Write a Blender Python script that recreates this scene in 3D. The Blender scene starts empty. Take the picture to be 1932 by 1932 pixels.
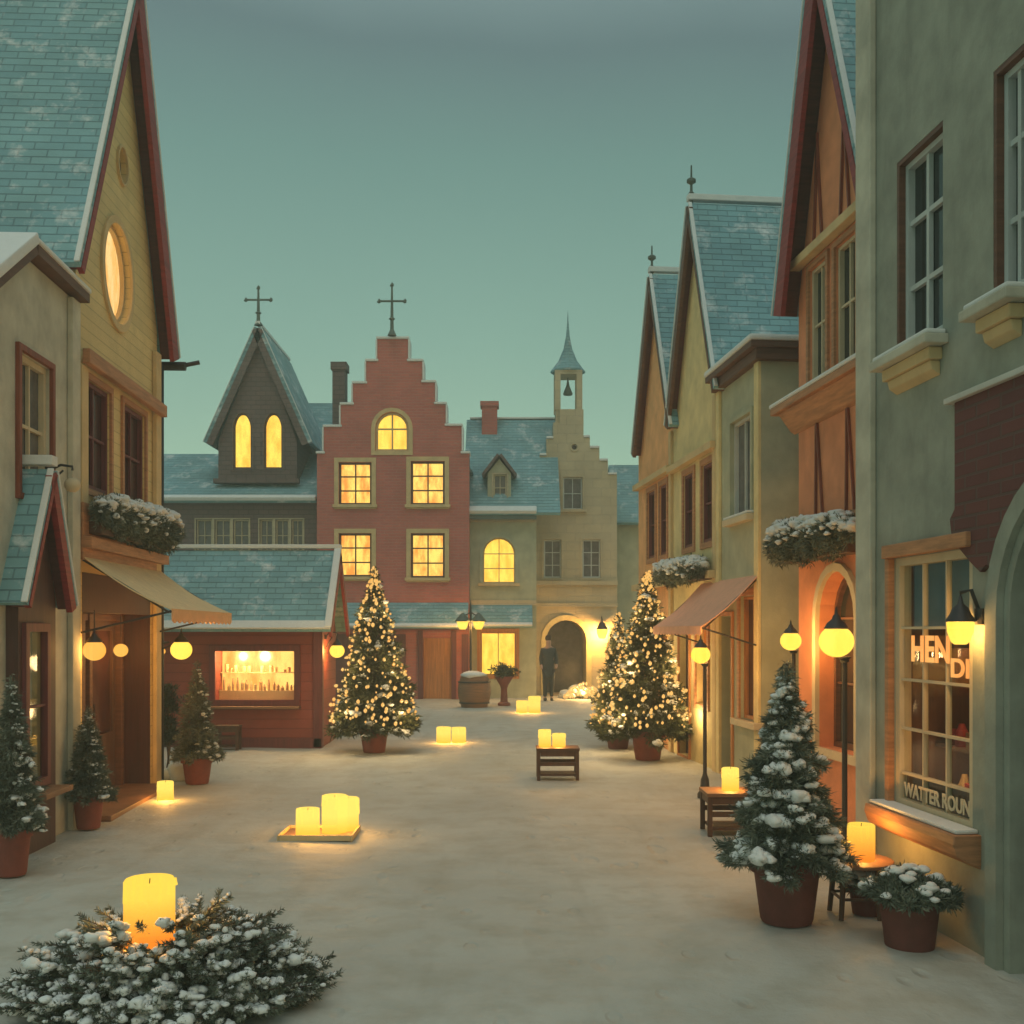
import bpy, bmesh, math, random
import numpy as np
from mathutils import Vector, Matrix
R = math.radians
SC = bpy.context.scene
COL = SC.collection

# ------------------------------------------------------------------ camera, world, light, exposure
cd = bpy.data.cameras.new("camera"); cam = bpy.data.objects.new("camera", cd); COL.objects.link(cam)
cam.location = (0, 0, 2.0); cam.rotation_euler = (R(90), 0, 0)
cd.sensor_width = 36; cd.lens = 36*2000/1932; cd.shift_y = 224/1932; cd.clip_end = 2000; cd.clip_start = .05
SC.camera = cam

w = bpy.data.worlds.new("World"); SC.world = w; w.use_nodes = True
nt = w.node_tree; N = nt.nodes; Lk = nt.links
bg = N["Background"]
sky = N.new("ShaderNodeTexSky"); sky.sky_type = 'NISHITA'; sky.sun_disc = False
sky.sun_elevation = R(4); sky.sun_rotation = R(160)
tc = N.new("ShaderNodeTexCoord"); sx = N.new("ShaderNodeSeparateXYZ"); rp = N.new("ShaderNodeValToRGB")
Lk.new(tc.outputs['Generated'], sx.inputs[0])
nz = N.new("ShaderNodeTexNoise"); nz.inputs['Scale'].default_value = 1.3; nz.inputs['Detail'].default_value = 4
Lk.new(tc.outputs['Generated'], nz.inputs['Vector'])
ma = N.new("ShaderNodeMath"); ma.operation = 'MULTIPLY_ADD'; ma.inputs[1].default_value = .15; 
Lk.new(nz.outputs['Fac'], ma.inputs[0]); Lk.new(sx.outputs['Z'], ma.inputs[2])
Lk.new(ma.outputs[0], rp.inputs[0])
cr = rp.color_ramp
cr.elements[0].position = 0.0; cr.elements[0].color = (.30, .40, .27, 1)
cr.elements[1].position = 1.0; cr.elements[1].color = (.40, .52, .50, 1)
for p, c in ((.06, (.40, .60, .42)), (.2, (.31, .51, .36)), (.34, (.205, .375, .275)), (.50, (.13, .25, .195)), (.58, (.105, .165, .15)), (.72, (.33, .44, .42))):
    e = cr.elements.new(p); e.color = (*c, 1)
bg2 = N.new("ShaderNodeBackground"); bg2.inputs[1].default_value = .05
Lk.new(sky.outputs[0], bg2.inputs[0])
bg.inputs[1].default_value = .92
Lk.new(rp.outputs[0], bg.inputs[0])
ad = N.new("ShaderNodeAddShader"); Lk.new(bg.outputs[0], ad.inputs[0]); Lk.new(bg2.outputs[0], ad.inputs[1])
Lk.new(ad.outputs[0], N["World Output"].inputs[0])

sd = bpy.data.lights.new("sun", 'SUN'); sun = bpy.data.objects.new("sun", sd); COL.objects.link(sun)
sd.energy = .5; sd.angle = R(40); sd.color = (1, .9, .74)
sun.rotation_euler = (R(28), R(-6), 0)
SC.view_settings.view_transform = 'Standard'; SC.view_settings.look = 'None'
SC.view_settings.exposure = 0.0; SC.view_settings.gamma = 1
SC.cycles.use_denoising = True
SC.cycles.max_bounces = 8; SC.cycles.transparent_max_bounces = 16
SC.cycles.sample_clamp_indirect = 4

# ------------------------------------------------------------------ materials
def mat_base(name):
    m = bpy.data.materials.new(name); m.use_nodes = True
    return m, m.node_tree.nodes, m.node_tree.links, m.node_tree.nodes["Principled BSDF"]

def coords(N, L, mode):
    tc = N.new("ShaderNodeTexCoord")
    if mode == 'obj': return tc.outputs['Object']
    s = N.new("ShaderNodeSeparateXYZ"); L.new(tc.outputs['Object'], s.inputs[0])
    c = N.new("ShaderNodeCombineXYZ")
    if mode == 'xz': L.new(s.outputs[0], c.inputs[0])
    elif mode == 'yz': L.new(s.outputs[1], c.inputs[0])
    else:
        a = N.new("ShaderNodeMath"); L.new(s.outputs[0], a.inputs[0]); L.new(s.outputs[1], a.inputs[1]); L.new(a.outputs[0], c.inputs[0])
    L.new(s.outputs[2], c.inputs[1])
    return c.outputs[0]

def mix_col(N, L, fac, a, b, mode='MIX'):
    m = N.new("ShaderNodeMix"); m.data_type = 'RGBA'; m.blend_type = mode
    for sock, v in ((m.inputs[0], fac), (m.inputs[6], a), (m.inputs[7], b)):
        if isinstance(v, (int, float)): sock.default_value = v
        elif isinstance(v, tuple): sock.default_value = (*v, 1)
        else: L.new(v, sock)
    return m.outputs[2]

def noise(N, L, vec, sc, det=5, rough=.6):
    n = N.new("ShaderNodeTexNoise"); n.inputs['Scale'].default_value = sc; n.inputs['Detail'].default_value = det
    n.inputs['Roughness'].default_value = rough
    if vec is not None: L.new(vec, n.inputs['Vector'])
    return n.outputs['Fac']

def ramp(N, L, v, a, b):
    m = N.new("ShaderNodeMapRange"); m.inputs[1].default_value = a; m.inputs[2].default_value = b
    L.new(v, m.inputs[0]); return m.outputs[0]

def bump(N, L, bs, h, strength=.4, dist=.01, prev=None):
    b = N.new("ShaderNodeBump"); b.inputs['Strength'].default_value = strength; b.inputs['Distance'].default_value = dist
    L.new(h, b.inputs['Height'])
    if prev is not None: L.new(prev, b.inputs['Normal'])
    L.new(b.outputs[0], bs.inputs['Normal']); return b.outputs[0]

def rough_mat(name, col, var=.25, scale=3, rough=.85, bs_=.3, fine=40, stain=0.25):
    m, N, L, B = mat_base(name); v = coords(N, L, 'obj')
    dark = tuple(c*(1-var) for c in col); lite = tuple(min(1, c*(1+var*.6)) for c in col)
    c1 = mix_col(N, L, ramp(N, L, noise(N, L, v, scale), .3, .7), dark, lite)
    mp = N.new("ShaderNodeMapping"); mp.inputs['Scale'].default_value = (2.2, 2.2, .35); L.new(v, mp.inputs[0])
    st = ramp(N, L, noise(N, L, mp.outputs[0], 2.0, 6, .65), .52, .75)
    mm = N.new("ShaderNodeMath"); mm.operation = 'MULTIPLY'; mm.inputs[1].default_value = stain; L.new(st, mm.inputs[0])
    c2 = mix_col(N, L, mm.outputs[0], c1, tuple(c*.45 for c in col))
    L.new(c2, B.inputs['Base Color']); B.inputs['Roughness'].default_value = rough
    bump(N, L, B, noise(N, L, v, fine, 4), bs_, .008)
    return m

def brick_mat(name, c1, c2, mortar, bw, bh, mode='sum', off=.5, ms=.012, bd=.01, rough=.8, snow=0.0, var=.3, bstr=.7):
    m, N, L, B = mat_base(name); v = coords(N, L, mode)
    b = N.new("ShaderNodeTexBrick"); L.new(v, b.inputs['Vector'])
    b.inputs['Scale'].default_value = 1; b.inputs['Brick Width'].default_value = bw; b.inputs['Row Height'].default_value = bh
    b.inputs['Mortar Size'].default_value = ms; b.inputs['Mortar Smooth'].default_value = .3; b.offset = off
    b.inputs['Color1'].default_value = (*c1, 1); b.inputs['Color2'].default_value = (*c2, 1); b.inputs['Mortar'].default_value = (*mortar, 1)
    vo = coords(N, L, 'obj')
    f = ramp(N, L, noise(N, L, vo, 1.1, 6), .35, .7)
    col = mix_col(N, L, var, b.outputs['Color'], mix_col(N, L, f, tuple(x*.55 for x in c1), tuple(min(1, x*1.5) for x in c2)))
    if snow > 0:
        s = ramp(N, L, noise(N, L, vo, 2.3, 8, .7), .62-snow*.35, .75-snow*.2)
        col = mix_col(N, L, s, col, (.62, .66, .66))
    L.new(col, B.inputs['Base Color']); B.inputs['Roughness'].default_value = rough
    # rows overlap like courses: ramp down within each row
    sp = N.new("ShaderNodeSeparateXYZ"); L.new(v, sp.inputs[0])
    dv = N.new("ShaderNodeMath"); dv.operation = 'DIVIDE'; dv.inputs[1].default_value = bh; L.new(sp.outputs[1], dv.inputs[0])
    fr = N.new("ShaderNodeMath"); fr.operation = 'FRACT'; L.new(dv.outputs[0], fr.inputs[0])
    a = N.new("ShaderNodeMath"); a.operation = 'MULTIPLY_ADD'; a.inputs[1].default_value = -.7 if mode != 'sum' else 0.0
    L.new(fr.outputs[0], a.inputs[0])
    inv = N.new("ShaderNodeMath"); inv.operation = 'SUBTRACT'; inv.inputs[0].default_value = 1; L.new(b.outputs['Fac'], inv.inputs[1])
    L.new(inv.outputs[0], a.inputs[2])
    p = bump(N, L, B, a.outputs[0], bstr, bd)
    bump(N, L, B, noise(N, L, vo, 30, 4), .25, .006, p)
    return m

def siding_mat(name, col, bh=.13):
    m, N, L, B = mat_base(name); vo = coords(N, L, 'obj')
    s = N.new("ShaderNodeSeparateXYZ"); L.new(vo, s.inputs[0])
    d = N.new("ShaderNodeMath"); d.operation = 'DIVIDE'; d.inputs[1].default_value = bh; L.new(s.outputs[2], d.inputs[0])
    fr = N.new("ShaderNodeMath"); fr.operation = 'FRACT'; L.new(d.outputs[0], fr.inputs[0])
    fl = N.new("ShaderNodeMath"); fl.operation = 'FLOOR'; L.new(d.outputs[0], fl.inputs[0])
    wn = N.new("ShaderNodeTexWhiteNoise"); wn.noise_dimensions = '1D'; L.new(fl.outputs[0], wn.inputs['W'])
    c = mix_col(N, L, wn.outputs['Value'], tuple(x*.85 for x in col), tuple(min(1, x*1.1) for x in col))
    c = mix_col(N, L, ramp(N, L, noise(N, L, vo, 2.5, 6), .3, .75), tuple(x*.75 for x in col), c)
    gap = ramp(N, L, fr.outputs[0], .0, .08)
    c = mix_col(N, L, gap, tuple(x*.35 for x in col), c)
    L.new(c, B.inputs['Base Color']); B.inputs['Roughness'].default_value = .7
    i = N.new("ShaderNodeMath"); i.operation = 'SUBTRACT'; i.inputs[0].default_value = 1; L.new(fr.outputs[0], i.inputs[1])
    bump(N, L, B, i.outputs[0], .9, .02)
    return m

def wood_mat(name, col, vert=True, rough=.6):
    m, N, L, B = mat_base(name); vo = coords(N, L, 'obj')
    mp = N.new("ShaderNodeMapping"); mp.inputs['Scale'].default_value = (14, 14, .8) if vert else (1.2, 1.2, 14); L.new(vo, mp.inputs[0])
    n = noise(N, L, mp.outputs[0], 2, 7, .7)
    c = mix_col(N, L, ramp(N, L, n, .3, .7), tuple(x*.55 for x in col), tuple(min(1, x*1.25) for x in col))
    L.new(c, B.inputs['Base Color']); B.inputs['Roughness'].default_value = rough
    bump(N, L, B, n, .35, .006); return m

def emit_mat(name, c1, c2, strength, scale=3.0, transp=0.0, grad=None, mode='obj'):
    m = bpy.data.materials.new(name); m.use_nodes = True; N = m.node_tree.nodes; L = m.node_tree.links
    N.remove(N["Principled BSDF"]); out = N["Material Output"]
    e = N.new("ShaderNodeEmission"); e.inputs[1].default_value = strength
    vo = coords(N, L, 'obj')
    if grad:
        s = N.new("ShaderNodeSeparateXYZ"); L.new(vo, s.inputs[0])
        f = ramp(N, L, s.outputs[2], grad[0], grad[1])
    else:
        mp_ = N.new("ShaderNodeMapping"); mp_.inputs['Scale'].default_value = (2.2, 2.2, .8); L.new(vo, mp_.inputs[0])
        f = ramp(N, L, noise(N, L, mp_.outputs[0], scale, 4, .6), .36, .60)
    L.new(mix_col(N, L, f, c1, c2), e.inputs[0])
    g = N.new("ShaderNodeBsdfGlossy"); g.inputs['Roughness'].default_value = .25; g.inputs[0].default_value = (.1, .1, .1, 1)
    a = N.new("ShaderNodeAddShader"); L.new(e.outputs[0], a.inputs[0]); L.new(g.outputs[0], a.inputs[1])
    if transp > 0:
        t = N.new("ShaderNodeBsdfTransparent"); t.inputs[0].default_value = (1, .9, .7, 1)
        mx = N.new("ShaderNodeMixShader"); mx.inputs[0].default_value = transp
        L.new(e.outputs[0], mx.inputs[1]); L.new(t.outputs[0], mx.inputs[2]); L.new(mx.outputs[0], out.inputs[0])
    else: L.new(a.outputs[0], out.inputs[0])
    return m

def glass_mat(name, tint, transp=.55):
    m = bpy.data.materials.new(name); m.use_nodes = True; N = m.node_tree.nodes; L = m.node_tree.links
    N.remove(N["Principled BSDF"]); out = N["Material Output"]
    g = N.new("ShaderNodeBsdfGlossy"); g.inputs['Roughness'].default_value = .05
    vo = coords(N, L, 'obj')
    b = N.new("ShaderNodeBump"); b.inputs['Strength'].default_value = .15; b.inputs['Distance'].default_value = .02
    L.new(noise(N, L, vo, 1.5, 2), b.inputs['Height']); L.new(b.outputs[0], g.inputs['Normal'])
    t = N.new("ShaderNodeBsdfTransparent"); t.inputs[0].default_value = (*tint, 1)
    fr = N.new("ShaderNodeFresnel"); fr.inputs[0].default_value = 1.5
    mn = N.new("ShaderNodeMath"); mn.operation = 'MINIMUM'; mn.inputs[1].default_value = .26; L.new(fr.outputs[0], mn.inputs[0])
    ge = N.new("ShaderNodeNewGeometry"); iv = N.new("ShaderNodeMath"); iv.operation = 'SUBTRACT'; iv.inputs[0].default_value = 1; L.new(ge.outputs['Backfacing'], iv.inputs[1])
    ad = N.new("ShaderNodeMath"); ad.operation = 'MULTIPLY'; L.new(mn.outputs[0], ad.inputs[0]); L.new(iv.outputs[0], ad.inputs[1])
    mx = N.new("ShaderNodeMixShader"); L.new(ad.outputs[0], mx.inputs[0]); L.new(t.outputs[0], mx.inputs[1]); L.new(g.outputs[0], mx.inputs[2])
    L.new(mx.outputs[0], out.inputs[0]); return m

def leaf_mat(name, c1, c2):
    m, N, L, B = mat_base(name)
    g = N.new("ShaderNodeNewGeometry")
    vo = coords(N, L, 'obj')
    c = mix_col(N, L, g.outputs['Random Per Island'], c1, c2)
    c = mix_col(N, L, ramp(N, L, noise(N, L, vo, 5, 3), .35, .7), tuple(x*.6 for x in c1), c)
    L.new(c, B.inputs['Base Color']); B.inputs['Roughness'].default_value = .6
    return m

def snow_mat(name, col=(.74, .76, .75)):
    m, N, L, B = mat_base(name); vo = coords(N, L, 'obj')
    c = mix_col(N, L, noise(N, L, vo, 6, 5), tuple(x*.82 for x in col), col)
    L.new(c, B.inputs['Base Color']); B.inputs['Roughness'].default_value = .75
    B.inputs['Subsurface Weight'].default_value = .0
    p = bump(N, L, B, noise(N, L, vo, 9, 5), .5, .03)
    bump(N, L, B, noise(N, L, vo, 90, 3), .3, .004, p)
    return m

M = {}
M['grey'] = rough_mat("grey_plaster", (.52, .50, .40))
M['grey2'] = rough_mat("greygreen_plaster", (.31, .325, .265), stain=.35)
M['yellow'] = siding_mat("yellow_siding", (.82, .60, .26))
M['trim_or'] = wood_mat("orange_trim", (.46, .21, .095), False)
M['trim_gold'] = rough_mat("gold_trim", (.62, .46, .24), .15)
M['orange'] = rough_mat("orange_plaster", (.70, .27, .13), .2)
M['orange2'] = rough_mat("apricot_plaster", (.82, .42, .18), .2)
M['cream'] = rough_mat("cream_plaster", (.72, .58, .29), .2)
M['stone'] = brick_mat("beige_stone", (.50, .42, .27), (.44, .38, .26), (.36, .31, .22), .55, .28, ms=.012, bstr=.4)
M['olive'] = rough_mat("olive_plaster", (.42, .42, .29), .2)
M['pink'] = brick_mat("pink_brick", (.54, .15, .115), (.44, .12, .105), (.42, .22, .17), .24, .085, ms=.01, bstr=.5)
M['dark'] = brick_mat("dark_shingle", (.17, .11, .10), (.13, .095, .09), (.06, .05, .05), .3, .14, ms=.01)
M['redbrick'] = brick_mat("dark_red_brick", (.15, .045, .04), (.11, .035, .035), (.10, .07, .06), .24, .085, ms=.01)
M['hut'] = siding_mat("red_boards", (.30, .062, .04), .16)
M['stall'] = wood_mat("brown_red_boards", (.085, .035, .028))
M['oxblood'] = wood_mat('oxblood_boards', (.065, .018, .016))
M['maroon'] = wood_mat("maroon_paint", (.16, .035, .035))
M['barge'] = wood_mat("red_board", (.27, .030, .030), False)
M['rust'] = wood_mat('rust_red_wood', (.24, .06, .03))
M['soffit'] = wood_mat("soffit_boards", (.13, .035, .025), False)
M['barge_br'] = wood_mat("brown_board", (.14, .06, .035), False)
M['tile'] = brick_mat("slate_tiles", (.23, .42, .44), (.15, .30, .34), (.12, .21, .24), .30, .098, mode='xz', ms=.007, bd=.022, snow=.22, bstr=1.0, var=.45)
M['tileb'] = brick_mat("slate_tiles_side", (.22, .40, .42), (.15, .29, .33), (.12, .21, .24), .30, .098, mode='yz', ms=.007, bd=.022, snow=.3, bstr=1.0, var=.45)
M['snow'] = snow_mat("snow")
M['white'] = rough_mat("pale_paint", (.55, .55, .5), .1, stain=.15)
M['cream_paint'] = rough_mat("cream_paint", (.60, .50, .33), .12, stain=.2)
M['greyframe'] = rough_mat("grey_paint", (.50, .54, .52), .1)
M['iron'] = rough_mat("black_iron", (.035, .03, .03), .3, rough=.5, stain=0)
M['ironweather'] = rough_mat("dark_copper", (.10, .13, .11), .3, rough=.6, stain=0)
M['terra'] = rough_mat("terracotta", (.24, .062, .04), .25, 6, .75)
M['terradark'] = rough_mat("dark_terracotta", (.15, .042, .032), .25, 6, .75)
M['soil'] = rough_mat("soil", (.04, .03, .02), .4, 20)
M['wood'] = wood_mat("weathered_wood", (.24, .12, .06), False)
M['darkwood'] = wood_mat("dark_wood", (.10, .045, .025))
M['pine'] = wood_mat("door_wood", (.50, .20, .06))
M['bark'] = wood_mat("bark", (.09, .055, .035))
M['leaf'] = leaf_mat("fir_needles", (.045, .06, .018), (.15, .145, .055))
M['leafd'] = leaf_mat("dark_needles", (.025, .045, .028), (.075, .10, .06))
M['leafw'] = leaf_mat("frosted_needles", (.085, .11, .07), (.34, .37, .29))
M['awn_y'] = rough_mat("yellow_canvas", (.90, .74, .44), .12, 8, .9, .2, 200, .2)
M['awn_o'] = rough_mat("orange_canvas", (.88, .54, .28), .12, 8, .9, .2, 200, .2)
M['awn_p'] = rough_mat("salmon_canvas", (.88, .50, .34), .12, 8, .9, .2, 200, .2)
M['glassdark'] = mat_base("dark_glass")[0]
_b = M['glassdark'].node_tree.nodes["Principled BSDF"]; _b.inputs['Base Color'].default_value = (.025, .03, .03, 1); _b.inputs['Roughness'].default_value = .12
M['glassgrey'] = rough_mat("curtained_glass", (.13, .12, .12), .4, 6, .25, .05, 10, .3)
M['glassred'] = rough_mat("brown_glass", (.075, .028, .024), .5, 5, .2, .05, 10, .3)
M['glass'] = glass_mat("shop_glass", (.9, .92, .9))
M['lit'] = emit_mat("lit_window", (.82, .27, .03), (1.0, .66, .12), 1.5, 2.2)
M['lity'] = emit_mat("lit_window_yellow", (1.0, .46, .03), (1.0, .68, .08), 1.45, 2.0)
M['litwarm'] = emit_mat("lit_shop", (.95, .34, .06), (1.0, .60, .14), 1.5, 2.5)
M['oval'] = emit_mat("lit_oval", (1.0, .46, .1), (1.0, .66, .26), 1.15, 3)
M['globe'] = emit_mat("lamp_globe", (1.0, .60, .06), (1.0, .68, .10), 1.9, 2, .40)
M['globeor'] = emit_mat("amber_globe", (1.0, .42, .05), (1.0, .52, .10), 1.5, 2, .45)
M['candle'] = emit_mat("lit_wax", (1.0, .24, .02), (1.0, .66, .08), 1.25, 1, .22, grad=(.02, .26))
M['candlef'] = emit_mat("lit_wax_small", (1.0, .48, .04), (1.0, .68, .12), 1.5, 1, .3, grad=(.0, .16))
M['flame'] = emit_mat("flame", (1.0, .75, .2), (1.0, .85, .4), 4, 1)
M['bulb'] = emit_mat("fairy_bulb", (1.0, .42, .07), (1.0, .62, .18), 1.0, 4)
M['letter'] = emit_mat("painted_glow_lettering", (1.0, .30, .05), (1.0, .40, .09), 1.0, 2)  # letters are painted on the glass, their glow is added as emission
M['lettergold'] = rough_mat("gilt_lettering", (.72, .58, .38), .1)
M['coat'] = rough_mat("charcoal_wool", (.045, .048, .045), .2)
M['trousers'] = rough_mat("dark_trousers", (.045, .045, .045), .2)
M['skin'] = rough_mat("skin", (.45, .27, .19), .05, stain=0)
M['hair'] = rough_mat("brown_hair", (.06, .035, .02), .2)
M['green_p'] = rough_mat("green_jar", (.12, .2, .1), .1)
M['goods'] = rough_mat("paper_goods", (.5, .3, .15), .3, 8)
M['goods2'] = rough_mat("dark_goods", (.16, .09, .06), .3, 8)
M['blue'] = rough_mat("blue_blind", (.12, .18, .22), .2)

for k_ in ('awn_y', 'awn_o', 'awn_p'):
    t_ = M[k_].node_tree; b_ = t_.nodes["Principled BSDF"]; tr_ = t_.nodes.new("ShaderNodeBsdfTranslucent")
    tr_.inputs[0].default_value = {'awn_y': (.8, .62, .3, 1), 'awn_o': (.8, .42, .2, 1), 'awn_p': (.75, .36, .22, 1)}[k_]
    mx_ = t_.nodes.new("ShaderNodeMixShader"); mx_.inputs[0].default_value = .25
    t_.links.new(b_.outputs[0], mx_.inputs[1]); t_.links.new(tr_.outputs[0], mx_.inputs[2]); t_.links.new(mx_.outputs[0], t_.nodes["Material Output"].inputs[0])

def ground_mat():
    m, N, L, B = mat_base("trodden_snow"); vo = coords(N, L, 'obj')
    big = noise(N, L, vo, .35, 5); mid = noise(N, L, vo, 2.2, 7, .65)
    c = mix_col(N, L, ramp(N, L, big, .35, .65), (.40, .405, .365), (.50, .505, .455))
    c = mix_col(N, L, ramp(N, L, mid, .45, .72), c, (.37, .35, .29))
    mp = N.new("ShaderNodeMapping"); mp.inputs['Scale'].default_value = (2.2, .35, 1); L.new(vo, mp.inputs[0])
    tr = ramp(N, L, noise(N, L, mp.outputs[0], 1.2, 4), .55, .72)
    mm = N.new("ShaderNodeMath"); mm.operation = 'MULTIPLY'; mm.inputs[1].default_value = .45; L.new(tr, mm.inputs[0])
    c = mix_col(N, L, mm.outputs[0], c, (.32, .30, .245))
    L.new(c, B.inputs['Base Color']); B.inputs['Roughness'].default_value = .7
    vr = N.new("ShaderNodeTexVoronoi"); vr.feature = 'SMOOTH_F1'; vr.inputs['Scale'].default_value = 3.2; vr.inputs['Randomness'].default_value = 1
    mp2 = N.new("ShaderNodeMapping"); mp2.inputs['Scale'].default_value = (1.5, .8, 1); L.new(vo, mp2.inputs[0]); L.new(mp2.outputs[0], vr.inputs['Vector'])
    dn = ramp(N, L, vr.outputs['Distance'], .08, .24)
    dm_ = N.new("ShaderNodeMath"); dm_.operation = 'MAXIMUM'; L.new(dn, dm_.inputs[0]); L.new(ramp(N, L, noise(N, L, vo, .9, 3), .58, .46), dm_.inputs[1])
    p = bump(N, L, B, dm_.outputs[0], .55, .035)
    p = bump(N, L, B, noise(N, L, vo, 3, 6, .6), .5, .06, p)
    p = bump(N, L, B, noise(N, L, vo, 26, 5, .65), .35, .012, p)
    bump(N, L, B, noise(N, L, vo, 160, 2), .3, .003, p)
    return m
M['ground'] = ground_mat()

# ------------------------------------------------------------------ object helpers
def wloc(o):
    v = Vector((0, 0, 0))
    while o is not None: v += Vector(o.location); o = o.parent
    return v

def thing(name, label, cat, loc=(0, 0, 0), group=None, kind=None):
    o = bpy.data.objects.new(name, None); COL.objects.link(o); o.location = loc; o.empty_display_size = .2
    o['label'] = label; o['category'] = cat
    if group: o['group'] = group
    return o

def tag(o, label, cat, group=None, kind=None):
    if label: o['label'] = label
    if cat: o['category'] = cat
    if group: o['group'] = group
    if kind: o['kind'] = kind
    return o

class MB:
    def __init__(s): s.v = []; s.f = []
    def add(s, vs, fs):
        k = len(s.v); s.v += [tuple(v) for v in vs]; s.f += [tuple(i+k for i in f) for f in fs]; return s
    def prism(s, T, poly, n0, n1):
        m = len(poly)
        vs = [T(a, n0, z) for a, z in poly] + [T(a, n1, z) for a, z in poly]
        fs = [tuple(range(m)), tuple(range(2*m-1, m-1, -1))] + [(i, (i+1) % m, m+(i+1) % m, m+i) for i in range(m)]
        return s.add(vs, fs)
    def hexa(s, T, s0, s1, n0, n1, z0, z1): return s.prism(T, [(s0, z0), (s1, z0), (s1, z1), (s0, z1)], n0, n1)
    def ring(s, T, out, inn, n0, n1):
        m = len(out)
        vs = [T(a, n0, z) for a, z in out]+[T(a, n0, z) for a, z in inn]+[T(a, n1, z) for a, z in out]+[T(a, n1, z) for a, z in inn]
        fs = []
        for i in range(m):
            j = (i+1) % m
            fs += [(i, j, m+j, m+i), (2*m+i, 3*m+i, 3*m+j, 2*m+j), (i, 2*m+i, 2*m+j, j), (m+i, m+j, 3*m+j, 3*m+i)]
        return s.add(vs, fs)
    def tube(s, pts, r, seg=8):
        rs = r if isinstance(r, (list, tuple)) else [r]*len(pts)
        pts = [Vector(p) for p in pts]; vs = []
        for i, p in enumerate(pts):
            d = (pts[min(i+1, len(pts)-1)]-pts[max(i-1, 0)]).normalized()
            u = d.cross(Vector((0, 0, 1)));
            if u.length < 1e-3: u = d.cross(Vector((1, 0, 0)))
            u.normalize(); w_ = d.cross(u)
            for k in range(seg):
                a = 2*math.pi*k/seg; vs.append(p+rs[i]*(math.cos(a)*u+math.sin(a)*w_))
        fs = [tuple(range(seg)), tuple(range(len(vs)-1, len(vs)-seg-1, -1))]
        for i in range(len(pts)-1):
            for k in range(seg):
                fs.append((i*seg+k, i*seg+(k+1) % seg, (i+1)*seg+(k+1) % seg, (i+1)*seg+k))
        return s.add(vs, fs)
    def lathe(s, prof, c, seg=20, jit=0):
        vs = []; 
        for r, z in prof:
            for k in range(seg):
                a = 2*math.pi*k/seg; q = 1+random.uniform(-jit, jit)
                vs.append((c[0]+r*q*math.cos(a), c[1]+r*q*math.sin(a), c[2]+z))
        fs = [tuple(range(seg)), tuple(range(len(vs)-1, len(vs)-seg-1, -1))]
        for i in range(len(prof)-1):
            for k in range(seg): fs.append((i*seg+k, i*seg+(k+1) % seg, (i+1)*seg+(k+1) % seg, (i+1)*seg+k))
        return s.add(vs, fs)
    def blob(s, c, r, rnd, sub=2, sq=(1, 1, 1), jit=.18):
        V, F = ICO[sub]; ph = rnd.uniform(0, 6); q = rnd.uniform(2, 4)
        k = 1+jit*(np.sin(V[:, 0]*q+ph)+np.sin(V[:, 1]*q*1.3+ph*2)+np.sin(V[:, 2]*q*1.1+ph*3))*.7
        P = V*k[:, None]*np.array(sq)*r+np.array(c)
        return s.add(P.tolist(), F)
    def build(s, name, mat, parent=None, smooth=False, bevel=0):
        o = np_build(name, np.array(s.v, dtype=float), s.f, mat, parent)
        bm = bmesh.new(); bm.from_mesh(o.data); bmesh.ops.recalc_face_normals(bm, faces=bm.faces[:])
        if bevel:
            bmesh.ops.bevel(bm, geom=[e for e in bm.edges if len(e.link_faces) == 2 and e.calc_face_angle(0) > .6], offset=bevel, segments=2, affect='EDGES', profile=.6, clamp_overlap=True)
        bm.to_mesh(o.data); bm.free()
        if smooth:
            for p in o.data.polygons: p.use_smooth = True
            if smooth == 'auto': o.data.set_sharp_from_angle(angle=R(40))
        return o

def np_build(name, V, F, mat, parent=None):
    if parent is not None: V = V-np.array(wloc(parent))
    me = bpy.data.meshes.new(name)
    me.from_pydata(V.tolist(), [], F); me.update()
    if mat: me.materials.append(mat)
    o = bpy.data.objects.new(name, me); COL.objects.link(o)
    if parent is not None: o.parent = parent
    return o

def make_ico(sub):
    bm = bmesh.new(); bmesh.ops.create_icosphere(bm, subdivisions=sub, radius=1)
    V = np.array([v.co[:] for v in bm.verts]); F = [tuple(v.index for v in f.verts) for f in bm.faces]; bm.free()
    return V, F
ICO = {k: make_ico(k) for k in (1, 2, 3)}

def cut(o, mb):
    me = bpy.data.meshes.new("tmp"); loc = wloc(o)
    me.from_pydata([tuple(Vector(v)-loc) for v in mb.v], [], mb.f)
    bm = bmesh.new(); bm.from_mesh(me); bmesh.ops.recalc_face_normals(bm, faces=bm.faces[:]); bm.to_mesh(me); bm.free()
    c = bpy.data.objects.new("tmp", me); COL.objects.link(c); c.location = loc
    md = o.modifiers.new("b", 'BOOLEAN'); md.operation = 'DIFFERENCE'; md.solver = 'EXACT'; md.object = c
    md.use_self = False
    bpy.context.view_layer.update()
    dg = bpy.context.evaluated_depsgraph_get()
    nm = bpy.data.meshes.new_from_object(o.evaluated_get(dg))
    o.modifiers.clear(); old = o.data; nm.name = old.name; o.data = nm
    bpy.data.objects.remove(c); bpy.data.meshes.remove(me); bpy.data.meshes.remove(old)

LG = 5.0
def lamp_light(parent, loc, watts, r=.05, col=(1, .54, .17)):
    d = bpy.data.lights.new("glow", 'POINT'); d.energy = watts*LG; d.shadow_soft_size = r; d.color = col
    o = bpy.data.objects.new("glow", d); COL.objects.link(o); o.location = Vector(loc)-wloc(parent); o.parent = parent
    return o

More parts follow.
